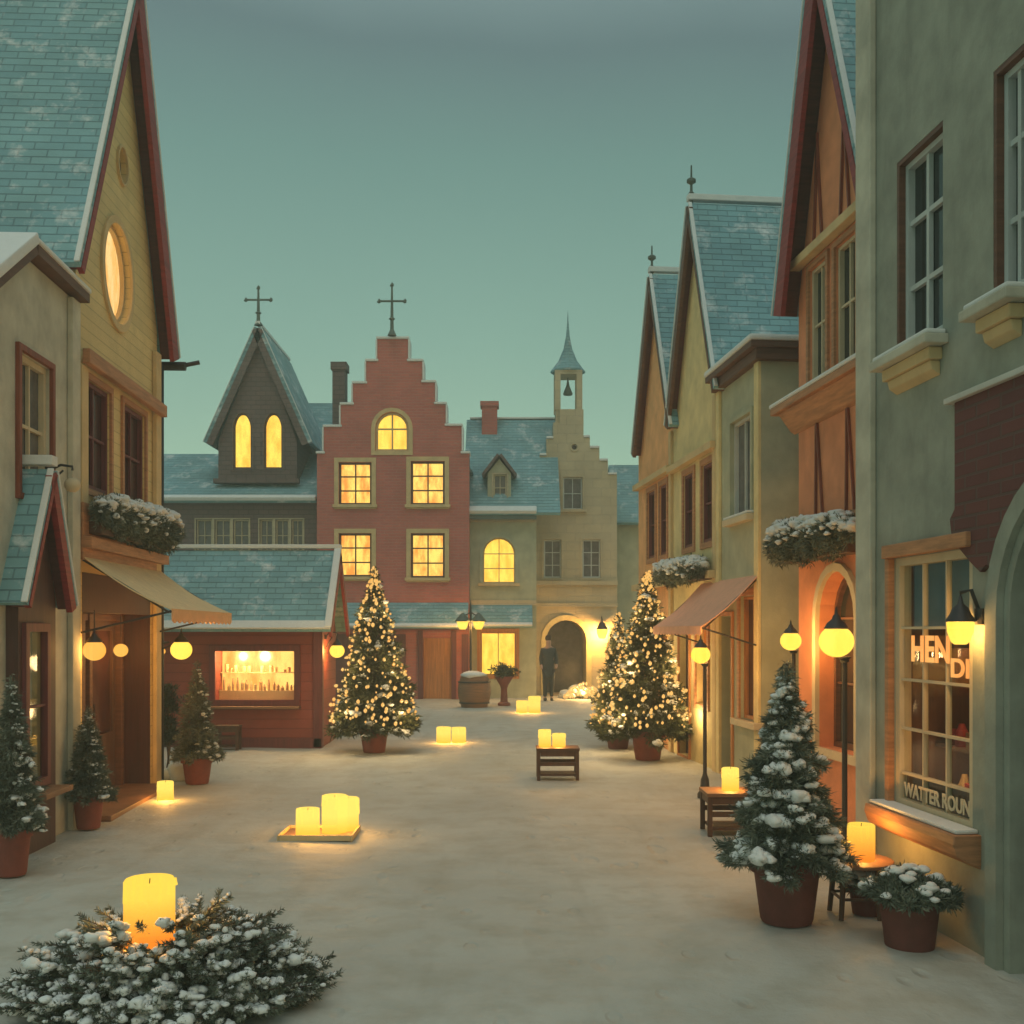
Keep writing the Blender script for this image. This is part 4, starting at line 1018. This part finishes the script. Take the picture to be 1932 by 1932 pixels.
Yc = 31.72; TD = T_front(Yc); m = MB(); dx0, dx1 = FX(920, Yc), FX(964, Yc)
m.prism(TD, [(dx0, ZZ(958, Yc)), (dx1, ZZ(958, Yc)), (dx1, ZZ(893, Yc)), (FX(942, Yc), ZZ(866, Yc)), (dx0, ZZ(893, Yc))], 0, -2); dm = m.build('dormer', M['olive'], H)
cuts = MB(); window(TD, dm, FX(931, Yc), FX(956, Yc), ZZ(945, Yc), ZZ(895, Yc), cuts, pane='glassgrey', frame='stone', casing='stone', cw=.05, nx=2, nz=2, rec=.1); cut(dm, cuts)
m = MB(); A, P2, B = (FX(913, Yc), ZZ(898, Yc)), (FX(942, Yc), ZZ(860, Yc)), (FX(971, Yc), ZZ(898, Yc)); m.prism(TD, slab(TD, A, P2, .08, 0, 0), .15, -2); m.prism(TD, slab(TD, P2, B, .08, 0, 0), .15, -2); m.build('dormer_roof', M['dark'], dm)
slope_canopy(H, Yb-.0, 889, 1004, 1142, 1184)

# beige stone gable with bell turret
Yb = 33.0; TB = T_front(Yb)
H = thing('turreted_building', 'beige stone gabled building with small bell turret and arched gateway', 'building', (FX(1085, Yb), Yb, 0))
pl = [(1008, 1330), (1008, 915), (1002, 915), (1002, 893), (1018, 893), (1018, 860), (1031, 860), (1031, 828), (1044, 828), (1044, 797), (1056, 797), (1056, 772), (1101, 772), (1101, 826), (1113, 826), (1113, 846), (1131, 846), (1131, 870), (1147, 870), (1147, 896), (1164, 896), (1164, 1330)]
wm = MB(); wm.prism(TB, [(FX(a, Yb), ZZ(b, Yb) if b < 1300 else -.05) for a, b in pl], 0, -2.2)
wall = wm.build('wall', M['stone'], H); cuts = MB()
window(TB, H, FX(1062, Yb), FX(1099, Yb), ZZ(961, Yb), ZZ(900, Yb), cuts, pane='glassgrey', frame='greyframe', casing='stone', cw=.08, nx=2, nz=2, rec=.15, sill='stone')
for xa, xb in ((1026, 1059), (1099, 1133)):
    window(TB, H, FX(xa, Yb), FX(xb, Yb), ZZ(1090, Yb), ZZ(1018, Yb), cuts, pane='glassgrey', frame='greyframe', casing='stone', cw=.07, nx=2, nz=3, rec=.15)
window(TB, H, FX(1078, Yb), FX(1089, Yb), ZZ(849, Yb), ZZ(838, Yb), cuts, arch='oval', pane='glassred', frame='stone', casing='stone', cw=.05, nx=1, nz=1, rec=.1, fw=.02)
ar = lambda d: outline(FX(1031, Yb)-d, FX(1106, Yb)+d, .0, ZZ(1170, Yb)+d, 'round')
cuts.prism(TB, ar(0), .1, -1.6); cut(wall, cuts)
m = MB(); m.ring(TB, ar(.16), ar(.003), -.05, .06); m.build('gateway_arch', M['cream'], H)
MB().prism(TB, ar(-.03), -1.55, -1.5).build('gate', M['glassgrey'], H)
m = MB(); m.hexa(TB, FX(1010, Yb), FX(1165, Yb), .0, .12, ZZ(1104, Yb), ZZ(1096, Yb)); m.hexa(TB, FX(1010, Yb), FX(1165, Yb), .0, .06, ZZ(1145, Yb), ZZ(1138, Yb)); m.build('string_course', M['stone'], H)
s_ = MB()
for (a, b), (c, d) in zip(pl[2:-1], pl[3:]):
    if abs(a-c) > 6 and b > 800: 
        A, B = (FX(a, Yb), ZZ(b, Yb)+.01), (FX(c, Yb), ZZ(d, Yb)+.01); s_.prism(TB, [A, B, (B[0], B[1]+.07), (A[0], A[1]+.07)], .05, -2.25)
s_.build('coping_snow', M['snow'], H, bevel=.015)
# turret
tx, ty = FX(1073, Yb), Yb+.5; z0 = ZZ(772, Yb)
m = MB(); m.hexa(lambda s, n, z: (s, n, z), tx-.40, tx+.40, ty-.4, ty+.4, z0-.6, z0+.02); 
for dx in (-.34, .34):
    for dy in (-.34, .34): m.hexa(lambda s, n, z: (s, n, z), tx+dx-.09, tx+dx+.09, ty+dy-.09, ty+dy+.09, z0, z0+1.12)
m.hexa(lambda s, n, z: (s, n, z), tx-.43, tx+.43, ty-.43, ty+.43, z0+1.12, z0+1.24)
tu = m.build('bell_turret', M['stone'], H)
MB().lathe([(.54, 1.24), (.56, 1.28), (.30, 1.62), (.14, 2.0), (.06, 2.4), (.02, 2.9), (.004, 3.2)], (tx, ty, z0), 8).build('spire', M['tile'], tu)
MB().lathe([(.14, .55), (.15, .6), (.09, .75), (.05, .85), (.01, 1.1)], (tx, ty, z0), 10).build('bell', M['ironweather'], tu, smooth=True)
# side wing
Yw = 34.0; TW = T_front(Yw); w0, w1 = FX(1160, Yw), FX(1300, Yw)
m = MB(); m.hexa(TW, w0, w1, 0, -4, -.05, ZZ(990, Yw)); m.build('wing_wall', M['olive'], H)
TGw = lambda s, n, z: (w1+n, s, z)
m = MB(); m.prism(TGw, slab(TGw, (Yw-.3, ZZ(992, Yw)), (36.2, ZZ(882, 36.2)), .1, 0, 0), 0, w0-w1); m.prism(TGw, slab(TGw, (36.2, ZZ(882, 36.2)), (38, ZZ(992, Yw)), .1, 0, 0), 0, w0-w1); m.build('wing_roof', M['tile'], H)
lz = at(1136, 1195, 32.6); lantern('glowing lantern on the stone wall right of the gateway', lz[0], lz[1], lz[2], .16, 100, TB, lz[0], .35)
lz = at(1022, 1165, 32.7); 

# ------------------------------------------------------------------ lamp post at the back
Yl = 29.3; x, y, z = at(888, 1178, Yl)
o = thing('street_lamp', 'far double headed street lamp with dark hood before the pink house', 'lamp', (x, Yl, 0))
m = MB(); m.lathe([(.12, 0), (.12, .08), (.06, .15), (.035, .3), (.03, z+.3), (.02, z+.55), (.002, z+.7)], (x, Yl, 0), 10); m.tube([(x-.22, Yl, z+.2), (x, Yl, z+.34), (x+.22, Yl, z+.2)], .02, 6); m.build('post', M['iron'], o)
for dx in (-.22, .22):
    MB().lathe([(.08, -.14), (.13, -.06), (.17, .08), (.01, .10)], (x+dx, Yl, z), 12).build('globe', M['globe'], o, smooth=True)
    MB().lathe([(.22, .08), (.20, .12), (.1, .24), (.03, .32)], (x+dx, Yl, z), 12).build('hood', M['ironweather'], o, smooth=True)
    lamp_light(o, (x+dx, Yl, z-.03), 22, .08)

# ------------------------------------------------------------------ trees
def tree_at(label, px, base_y, tip_y, halfw_px, pot_top_y, pot_halfw, seed, **k):
    Y = 4000/(base_y-1190); s = Y/2000
    hp = (base_y-pot_top_y)*s
    return conifer(label, U(px)*Y, Y, hp, (pot_top_y-tip_y)*s, halfw_px*s, seed, pot_r=pot_halfw*s, **k)
tree_at('tall fir hung with lights in a red pot beside the red hut', 706, 1419, 1062, 82, 1372, 28, 101, blades=24000, bl=.10, bw=.022, lights=420, snow=150, snow_r=.055, potmat='terra')
tree_at('lit fir in the foremost red pot at the right of the square', 1222, 1433, 1068, 82, 1378, 32, 102, blades=24000, bl=.10, bw=.022, lights=420, snow=150, snow_r=.055, potmat='terra')
tree_at('smaller lit fir in a pot close behind the big lit fir on the right', 1166, 1412, 1150, 52, 1372, 25, 103, blades=14000, bl=.09, bw=.02, lights=200, snow=90, snow_r=.05, potmat='terradark')
tree_at('bushy snow dotted fir in a large brown pot, nearest on the right', 1484, 1738, 1240, 112, 1618, 66, 104, blades=60000, bl=.06, bw=.009, snow=300, snow_r=.05, leaf='leafw', potmat='terradark', fine=1.5)
tree_at('slender snow edged fir in a pot at the corner of the yellow house', 372, 1478, 1238, 46, 1428, 29, 105, blades=14000, bl=.06, bw=.010, snow=70, snow_r=.03, leaf='leafw', side_bias=1, potmat='terra')
tree_at('small frosted fir in a clay pot before the maroon shop door', 167, 1562, 1325, 46, 1497, 29, 106, blades=18000, bl=.05, bw=.008, snow=80, snow_r=.026, leaf='leafw', side_bias=1, potmat='terra')
tree_at('frosted fir in a clay pot cut off by the left edge, by the stall', 22, 1650, 1262, 58, 1560, 36, 107, blades=24000, bl=.055, bw=.008, snow=90, snow_r=.03, leaf='leafw', side_bias=1, potmat='terra')

# narrow dark shrub by corner, snow heap
Y = 14.9; x = U(317)*Y; rnd = random.Random(31)
o = thing('narrow_shrub', 'narrow dark evergreen shrub on a bare stem beside the yellow house corner', 'shrub', (x, Y, 0))
MB().tube([(x, Y, 0), (x+.01, Y, .35), (x, Y, 1.0)], [.04, .03, .012], 7).build('trunk', M['bark'], o)
cs_ = [(x+rnd.gauss(0, .07), Y+rnd.gauss(0, .07), rnd.uniform(.42, 1.2)) for k in range(60)]
V, F = needles_np(cs_, [.06]*60, 60, .07, .014, rnd, (0, 0, .5)); np_build('foliage', V, F, M['leafd'], o)
m = MB(); Y = 14.3; x = U(341)*Y
for k in range(9): m.blob((x+rnd.uniform(-.12, .12), Y+rnd.uniform(-.1, .1), rnd.uniform(.02, .16)), rnd.uniform(.08, .14), rnd, 2, (1.1, 1, .9))
tag(m.build('snow_heap', M['snow'], None, smooth=True), 'small heap of shovelled snow beside the clay pot by the hut', 'snow heap')

# ------------------------------------------------------------------ candles, tables, tray
def candle(label, x, y, z, r, h, W, mt='candlef', group='lit pillar candles', lw=None):
    o = thing('candle', label, 'candle', (x, y, z), group)
    m = MB(); rn = random.Random(int(x*1000)); m.lathe([(r*.97, 0), (r, .01), (r*1.0, h*.5), (r*.985, h*.96), (r*.93, h), (r*.80, h*.985), (r*.55, h*.93), (.003, h*.92)], (x, y, z), 22, .012)
    MB().tube([(x, y, z+h*.91), (x+.003, y, z+h*.91+.03)], .003, 5).build('wick', M['iron'], o)
    dr_ = m
    for k in range(7):
        a = rn.uniform(0, 6.28); q = rn.uniform(.1, .55)*h; dr_.tube([(x+r*.97*math.cos(a), y+r*.97*math.sin(a), z+h*.985), (x+r*1.01*math.cos(a), y+r*1.01*math.sin(a), z+h-q*.5), (x+r*1.0*math.cos(a+.05), y+r*1.0*math.sin(a+.05), z+h-q)], [r*.08, r*.05, r*.09], 7)
    dr_.build('wax', M[mt], o, smooth='auto')
    if W: lamp_light(o, (x, y, z+h*.6), W*1.3, r*.55, (1, .50, .13))
    return o

def gpt(px, py): 
    Y = 4000/(py-1190); return U(px)*Y, Y
# tray with three candles
tx_, ty_ = gpt(603, 1577)
o = thing('candle_tray', 'pale wooden tray on the snow holding three bright pillar candles', 'tray', (tx_, ty_, 0))
m = MB(); I = lambda s, n, z: (s, n, z)
m.hexa(I, tx_-.33, tx_+.33, ty_-.24, ty_+.26, .0, .03); m.build('board', M['wood'], o, bevel=.008)
m = MB(); m.hexa(I, tx_-.34, tx_+.34, ty_-.26, ty_-.242, .0, .055); m.hexa(I, tx_-.34, tx_+.34, ty_+.262, ty_+.28, .0, .055); m.hexa(I, tx_-.36, tx_-.342, ty_-.26, ty_+.28, .0, .055); m.hexa(I, tx_+.342, tx_+.36, ty_-.26, ty_+.28, .0, .055); m.build('rim', M['trim_gold'], o, bevel=.004)
candle('short pillar candle at the left of the tray', tx_-.10, ty_-.08, .031, .115, .25, 5)
candle('tallest pillar candle in the middle of the tray', tx_+.14, ty_+.04, .031, .125, .36, 6)
candle('pillar candle at the right back of the tray', tx_+.255, ty_+.15, .031, .105, .32, 3)
x, y = gpt(312, 1513); candle('single small candle on the snow before the yellow house corner', x, y, .0, .095, .24, 5)
x, y = gpt(837, 1401); candle('left candle of the pair on the snow right of the hut', x, y, 0, .13, .28, 6); candle('right candle of the pair on the snow right of the hut', x+.27, y+.03, 0, .13, .27, 6)
x, y = gpt(985, 1345); candle('left candle of the far pair in mid square', x, y, 0, .14, .30, 9); candle('right taller candle of the far pair in mid square', x+.30, y+.1, 0, .15, .40, 9)

def table(label, x, y, wd, dp, h, mt='darkwood', top='darkwood', shelf=True, cat='table', name='wooden_table', rot=0, tt=.035, lt=.045):
    o = thing(name, label, cat, (x, y, 0)); m = MB(); c, s = math.cos(rot), math.sin(rot)
    Tt = lambda a, b, z: (x+a*c-b*s, y+a*s+b*c, z)
    m.hexa(Tt, -wd/2, wd/2, -dp/2, dp/2, h-tt, h); m.build('tabletop', M[top], o, bevel=.006)
    for sx_ in (-1, 1):
        for sy_ in (-1, 1):
            m = MB(); a, b = sx_*(wd/2-lt*.7), sy_*(dp/2-lt*.7); m.hexa(Tt, a-lt/2, a+lt/2, b-lt/2, b+lt/2, 0, h-tt-.001); m.build('leg', M[mt], o, bevel=.004)
    m = MB()
    for b in (-1, 1): m.hexa(Tt, -wd/2+lt*1.25, wd/2-lt*1.25, b*(dp/2-lt*.7)-.012, b*(dp/2-lt*.7)+.012, h-tt-.075, h-tt-.002)
    for a in (-1, 1): m.hexa(Tt, a*(wd/2-lt*.7)-.012, a*(wd/2-lt*.7)+.012, -dp/2+lt*1.25, dp/2-lt*1.25, h-tt-.075, h-tt-.002)
    m.build('apron', M[mt], o)
    if shelf:
        m = MB()
        for b in (-1, 1): m.hexa(Tt, -wd/2+lt*1.2, wd/2-lt*1.2, b*(dp/2-lt*.7)-.014, b*(dp/2-lt*.7)+.014, h*.45, h*.45+.05)
        m.hexa(Tt, -wd/2+lt*1.2, wd/2-lt*1.2, -dp/2+lt, dp/2-lt, h*.13, h*.13+.03); m.build('lower_shelf', M[mt], o)
    return o
x, y = gpt(1053, 1473); h = ZZ(1412, y)
table('dark wooden table in mid square carrying two candles', x, y+.2, .58, .42, h, shelf=True)
candle('taller candle on the mid square table', x-.17, y+.22, h+.001, .085, .23, 4); candle('shorter candle on the mid square table', x+.02, y+.20, h+.001, .09, .18, 4)
x, y = gpt(1372, 1578); y += .2; x = U(1372)*y; h = .42
table('small wooden table behind the nearest snowy fir', x, y, .48, .46, h, shelf=True, top='wood')
candle('candle on the table behind the nearest snowy fir', U(1378)*y, y, h+.001, .085, .22, 5)
y = 7.45; x = U(1612)*y; h = .40
o = thing('round_stool', 'round wooden stool by the right wall carrying one big candle', 'stool', (x, y, 0))
MB().lathe([(.24, -.035), (.265, -.025), (.265, -.006), (.25, 0), (.002, .0)], (x, y, h), 30).build('seat', M['wood'], o, smooth='auto')
for k in range(4):
    a = math.pi/4+k*math.pi/2; MB().tube([(x+.15*math.cos(a), y+.15*math.sin(a), h-.035), (x+.19*math.cos(a), y+.19*math.sin(a), 0)], [.022, .018], 8).build('leg', M['darkwood'], o)
m = MB(); 
for k in range(4):
    a, b = math.pi/4+k*math.pi/2, math.pi/4+(k+1)*math.pi/2; m.tube([(x+.175*math.cos(a), y+.175*math.sin(a), .14), (x+.175*math.cos(b), y+.175*math.sin(b), .14)], .011, 6)
m.build('stretcher', M['darkwood'], o)
candle('big pillar candle on the round stool by the right wall', x+.03, y-.05, h+.001, .095, .25, 7, 'candle')

# planters at the right wall
def bowl_planter(label, x, y, r, hp, fr, seed, n=7000, mat='terradark', lat=.55):
    rnd = random.Random(seed); o = thing('planter_pot', label, 'planter', (x, y, 0))
    MB().lathe([(r*.78, 0), (r*.8, .02), (r*.95, hp*.8), (r*1.04, hp*.82), (r*1.05, hp), (r*.93, hp), (r*.9, hp*.86), (.002, hp*.86)], (x, y, 0), 26).build('pot', M[mat], o, smooth='auto')
    cs_, rr_ = [], []
    for k in range(70):
        a = rnd.uniform(0, 6.28); q = fr*math.sqrt(rnd.random()); cs_.append((x+q*math.cos(a), y+q*math.sin(a), hp+rnd.uniform(0, 1)*fr*lat*(1-(q/fr)**2)+.0)); rr_.append(rnd.uniform(.03, .06))
    V, F = needles_np(cs_, rr_, n//70, .05, .012, rnd); np_build('foliage', V, F, M['leafw'], o)
    m = MB()
    for k in range(34):
        a = rnd.uniform(0, 6.28); q = fr*math.sqrt(rnd.random())*1.02; m.blob((x+q*math.cos(a), y+q*math.sin(a), hp+fr*lat*(1-(q/fr)**2)*.95+.03), rnd.uniform(.018, .045), rnd, 2, (1.2, 1.2, .6))
    m.build('snow', M['snow'], o, smooth=True); return o
y = 6.72; bowl_planter('low dark pot with snowy foliage under the shop window sill', U(1716)*y, y, .19, ZZ(1688, y), .27, 41)
y = 7.35; bowl_planter('small dark pot with frosted leaves behind the round stool', U(1650)*y, y+.15, .13, .2, .15, 42, 2500)

# back-square things
y = 27.8; x = U(895)*y
o = thing('barrel', 'squat snow topped wooden barrel by the far street lamp', 'barrel', (x, y, 0))
MB().lathe([(.34, 0), (.42, .25), (.44, .42), (.42, .6), (.36, .80), (.30, .82), (.002, .82)], (x, y, 0), 22).build('staves', M['wood'], o, smooth='auto')
m = MB(); 
for z, r in ((.12, .385), (.66, .415)): m.lathe([(r, -.02), (r+.02, -.02), (r+.02, .02), (r, .02)], (x, y, z), 22)
m.build('hoop', M['iron'], o); rnd = random.Random(9); m = MB(); m.blob((x, y, .84), .34, rnd, 2, (1, 1, .35)); m.build('snow', M['snow'], o, smooth=True)
y = 28.4; x = U(951)*y; rnd = random.Random(10)
o = thing('planter_urn', 'tall brown pedestal urn with a round shrub before the lit shop window', 'planter', (x, y, 0))
MB().lathe([(.17, 0), (.17, .06), (.10, .10), (.085, .45), (.12, .55), (.24, .74), (.26, .78), (.002, .76)], (x, y, 0), 18).build('urn', M['terra'], o, smooth='auto')
cs_ = [(x+rnd.gauss(0, .13), y+rnd.gauss(0, .13), .90+rnd.gauss(0, .07)) for k in range(50)]
V, F = needles_np(cs_, [.07]*50, 40, .1, .03, rnd); np_build('foliage', V, F, M['leaf'], o)
x, y = gpt(431, 1411); y = 17.75; x = U(431)*y
table('tiny dark wooden bench against the front of the red hut', x, y, .40, .26, .42, shelf=True, name='small_bench', cat='bench')

# lit heap by the gateway
y = 31.6; rnd = random.Random(77)
o = thing('lit_snow_heap', 'glowing heap of snow strewn with small lights right of the gateway', 'snow heap', (U(1098)*y, y, 0))
m = MB()
for k in range(22):
    t = rnd.uniform(-1, 1); m.blob((U(1098)*y+t*.50, y+rnd.uniform(-.2, .2), .04+.30*(1-t*t)*rnd.random()), rnd.uniform(.10, .2), rnd, 2, (1.2, 1, .8))
m.build('snow', M['snow'], o, smooth=True); HB_ = []
for k in range(90):
    t = rnd.uniform(-1, 1); HB_.append(((U(1098)*y+t*.55, y-.26-rnd.uniform(0, .12), .05+.42*(1-t*t)*rnd.random()), .05))
hang_bulbs(o, HB_)
lamp_light(o, (U(1098)*y, y-.75, .40), 16, .1)

# ------------------------------------------------------------------ person
def skin_body(name, joints, edges, mat, parent, sub=2):
    me = bpy.data.meshes.new(name); loc = wloc(parent)
    me.from_pydata([tuple(Vector(j[0])-loc) for j in joints], edges, [])
    ob = bpy.data.objects.new(name, me); COL.objects.link(ob)
    md = ob.modifiers.new("s", 'SKIN')
    bpy.context.view_layer.update()
    if not me.skin_vertices:
        bpy.context.view_layer.objects.active = ob; bpy.ops.mesh.customdata_skin_add()
    for i, j in enumerate(joints):
        me.skin_vertices[0].data[i].radius = (j[1], j[2] if len(j) > 2 else j[1])
        me.skin_vertices[0].data[i].use_root = (i == 0)
    sm = ob.modifiers.new("u", 'SUBSURF'); sm.levels = sub; sm.render_levels = sub
    bpy.context.view_layer.update()
    nm = bpy.data.meshes.new_from_object(ob.evaluated_get(bpy.context.evaluated_depsgraph_get()))
    bpy.data.objects.remove(ob)
    nm.name = name; nm.materials.clear(); nm.materials.append(mat)
    for p in nm.polygons: p.use_smooth = True
    q = bpy.data.objects.new(name, nm); COL.objects.link(q); q.parent = parent
    return q
Yp = 30.2; xp = U(1035)*Yp
o = thing('person', 'person in a long dark coat standing before the arched gateway', 'person', (xp, Yp, 0))
def P(a, b, c): return (xp+a, Yp+b, c)
J = [(P(0, 0, .98), .15, .12), (P(0, 0, 1.18), .14, .11), (P(0, .01, 1.42), .17, .12), (P(0, .0, 1.56), .06), (P(0, -.01, 1.66), .085, .1), (P(0, -.01, 1.76), .075, .09),
     (P(-.17, 0, 1.46), .06), (P(-.21, .04, 1.20), .05), (P(-.20, -.06, .98), .04), (P(-.19, -.12, .90), .035),
     (P(.17, 0, 1.46), .06), (P(.22, .0, 1.20), .05), (P(.22, -.10, 1.0), .04), (P(.20, -.16, .93), .035),
     (P(-.09, 0, .88), .10), (P(-.10, -.03, .48), .065), (P(-.10, .04, .10), .045), (P(-.11, -.10, .045), .04),
     (P(.09, 0, .88), .10), (P(.09, .0, .48), .065), (P(.09, .08, .10), .045), (P(.10, -.06, .045), .04)]
E = [(0, 1), (1, 2), (2, 3), (3, 4), (4, 5), (2, 6), (6, 7), (7, 8), (8, 9), (2, 10), (10, 11), (11, 12), (12, 13), (0, 14), (14, 15), (15, 16), (16, 17), (0, 18), (18, 19), (19, 20), (20, 21)]
skin_body('body', J, E, M['skin'], o)
Jc = [(P(0, 0, 1.0), .19, .16), (P(0, 0, 1.2), .175, .14), (P(0, .01, 1.43), .20, .14), (P(0, 0, 1.53), .08), (P(-.17, 0, 1.45), .08), (P(-.21, .04, 1.20), .068), (P(-.20, -.05, 1.0), .055), (P(.17, 0, 1.45), .08), (P(.22, .0, 1.20), .068), (P(.22, -.09, 1.02), .055), (P(0, 0, .78), .20, .18), (P(.01, .01, .58), .19, .17)]
skin_body('coat', Jc, [(0, 1), (1, 2), (2, 3), (2, 4), (4, 5), (5, 6), (2, 7), (7, 8), (8, 9), (0, 10), (10, 11)], M['coat'], o)
Jt = [(P(0, 0, .86), .14), (P(-.09, -.01, .80), .11), (P(-.10, -.03, .48), .08), (P(-.10, .04, .10), .06), (P(.09, 0, .80), .11), (P(.09, 0, .48), .08), (P(.09, .08, .10), .06)]
skin_body('trousers', Jt, [(0, 1), (1, 2), (2, 3), (0, 4), (4, 5), (5, 6)], M['trousers'], o)
m = MB()
for dx, dy in ((-.10, .0), (.095, .04)): m.blob((xp+dx, Yp+dy-.04, .05), .10, random.Random(2), 2, (.55, 1.4, .5), .03)
m.build('shoes', M['iron'], o, smooth=True)
m = MB(); m.blob((xp, Yp+.01, 1.79), .115, random.Random(3), 2, (.92, 1.05, .85), .03); m.build('hair', M['hair'], o, smooth=True)

# ------------------------------------------------------------------ foreground bush with candle
rnd = random.Random(55); rs = np.random.RandomState(55)
bc = (U(322)*5.75, 5.75, 0)
o = thing('snowy_fir_arrangement', 'large mound of snow covered fir sprigs in the left foreground holding a candle', 'fir arrangement', bc)
wood = MB(); bases, dirs, lens = [], [], []
RB, HB = .80, .50
for k in range(620):
    a = rnd.uniform(0, 2*math.pi); q = math.sqrt(rnd.random()); 
    rad = RB*q*.86; z = HB*(1-q*q)*rnd.uniform(.5, 1.0)+.02
    p = Vector((bc[0]+rad*math.cos(a)*1.0, bc[1]+rad*math.sin(a)*.72, z))
    el = rnd.uniform(.15, .75)*(1-q*.5)+.05
    aa = a+rnd.gauss(0, .45)
    d = Vector((math.cos(aa)*math.cos(el), math.sin(aa)*math.cos(el), math.sin(el))); L_ = rnd.uniform(.13, .27)
    if q < .35 and math.hypot(p.x-(bc[0]-.07), p.y-bc[1]) < .2: continue
    bases.append(p); dirs.append(d); lens.append(L_)
for k in range(330):
    a = rnd.uniform(-math.pi*.98, -math.pi*.02); q = math.sqrt(rnd.uniform(.12, 1.0)); z = HB*(1-q*q)*rnd.uniform(.35, .85)+rnd.uniform(.0, .05)
    p = Vector((bc[0]+RB*.84*q*math.cos(a), bc[1]+RB*.62*q*math.sin(a), z)); el = rnd.uniform(.0, .55); aa = a+rnd.gauss(0, .5)
    if z > .27 and abs(p.x-(bc[0]-.1)) < .22: continue
    bases.append(p); dirs.append(Vector((math.cos(aa)*math.cos(el), math.sin(aa)*math.cos(el), math.sin(el)))); lens.append(rnd.uniform(.10, .2))
VV, FF = [], []; NN = 110; off = 0
snowm = MB()
for p, d, L_ in zip(bases, dirs, lens):
    e = p+d*L_; wood.tube([p, p+d*L_*.5+Vector((0, 0, .008)), e], [.006, .004, .002], 4)
    t = rs.uniform(0, 1, NN); u = np.array(d.cross(Vector((0, 0, 1))).normalized()); v_ = np.cross(np.array(d), u)
    an = rs.uniform(0, 2*math.pi, NN); b_ = np.array(p)+np.outer(t*L_, np.array(d))
    dd = np.outer(np.ones(NN)*.75, np.array(d))+np.outer(np.cos(an), u)*.8+np.outer(np.sin(an), v_)*.8; dd /= np.linalg.norm(dd, axis=1)[:, None]
    qd = np.cross(dd, rs.normal(size=(NN, 3))); qd /= np.linalg.norm(qd, axis=1)[:, None]
    ll = (rs.uniform(.034, .066, NN)*(1.1-.5*t))[:, None]; ww = .0032
    VV.append(np.stack([b_, b_+dd*ll*.4+qd*ww, b_+dd*ll, b_+dd*ll*.4-qd*ww], axis=1).reshape(-1, 3))
    if rnd.random() < .62:
        n = rnd.randint(4, 8); s0 = rnd.uniform(.1, .6); w0 = rnd.uniform(.010, .030)
        for j in range(n):
            c = p+d*L_*(s0+(1-s0)*j/n)+Vector((0, 0, .012)); snowm.blob(c+Vector((rnd.uniform(-.012, .012), rnd.uniform(-.012, .012), rnd.uniform(-.006, .008))), w0*rnd.uniform(.5, 1.25), rnd, 2, (1.1, 1.1, .7), .3)
VV = np.concatenate(VV); np_build('foliage', VV, [(4*i, 4*i+1, 4*i+2, 4*i+3) for i in range(len(VV)//4)], M['leafw'], o)
wood.build('branches', M['bark'], o); snowm.build('snow', M['snow'], o, smooth=True)
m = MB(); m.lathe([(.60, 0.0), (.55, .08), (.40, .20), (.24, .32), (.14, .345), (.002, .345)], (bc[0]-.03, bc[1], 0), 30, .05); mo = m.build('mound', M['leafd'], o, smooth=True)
cy = 5.62; candle('big glowing pillar candle standing in the foreground fir mound', U(282)*cy, cy, .345, .132, ZZ(1657, cy)-.345, 5, 'candle')

# ------------------------------------------------------------------ haze
m = MB(); m.hexa(lambda a, b, z: (a, b, z), -14, 14, -3, 45, -1.1, 12.5); hz = m.build('haze', None, None); tag(hz, None, None, kind='stuff')
mm = bpy.data.materials.new('haze'); mm.use_nodes = True; mm.node_tree.nodes.remove(mm.node_tree.nodes['Principled BSDF'])
v = mm.node_tree.nodes.new('ShaderNodeVolumePrincipled'); v.inputs['Density'].default_value = .0062; v.inputs['Color'].default_value = (.80, .92, .84, 1)
mm.node_tree.links.new(v.outputs[0], mm.node_tree.nodes['Material Output'].inputs['Volume']); hz.data.materials.append(mm)

for o_ in bpy.data.objects:
    if o_.type == 'MESH' and o_.parent and o_.name.split('.')[0] in ('snow', 'foliage'): o_['kind'] = 'stuff'
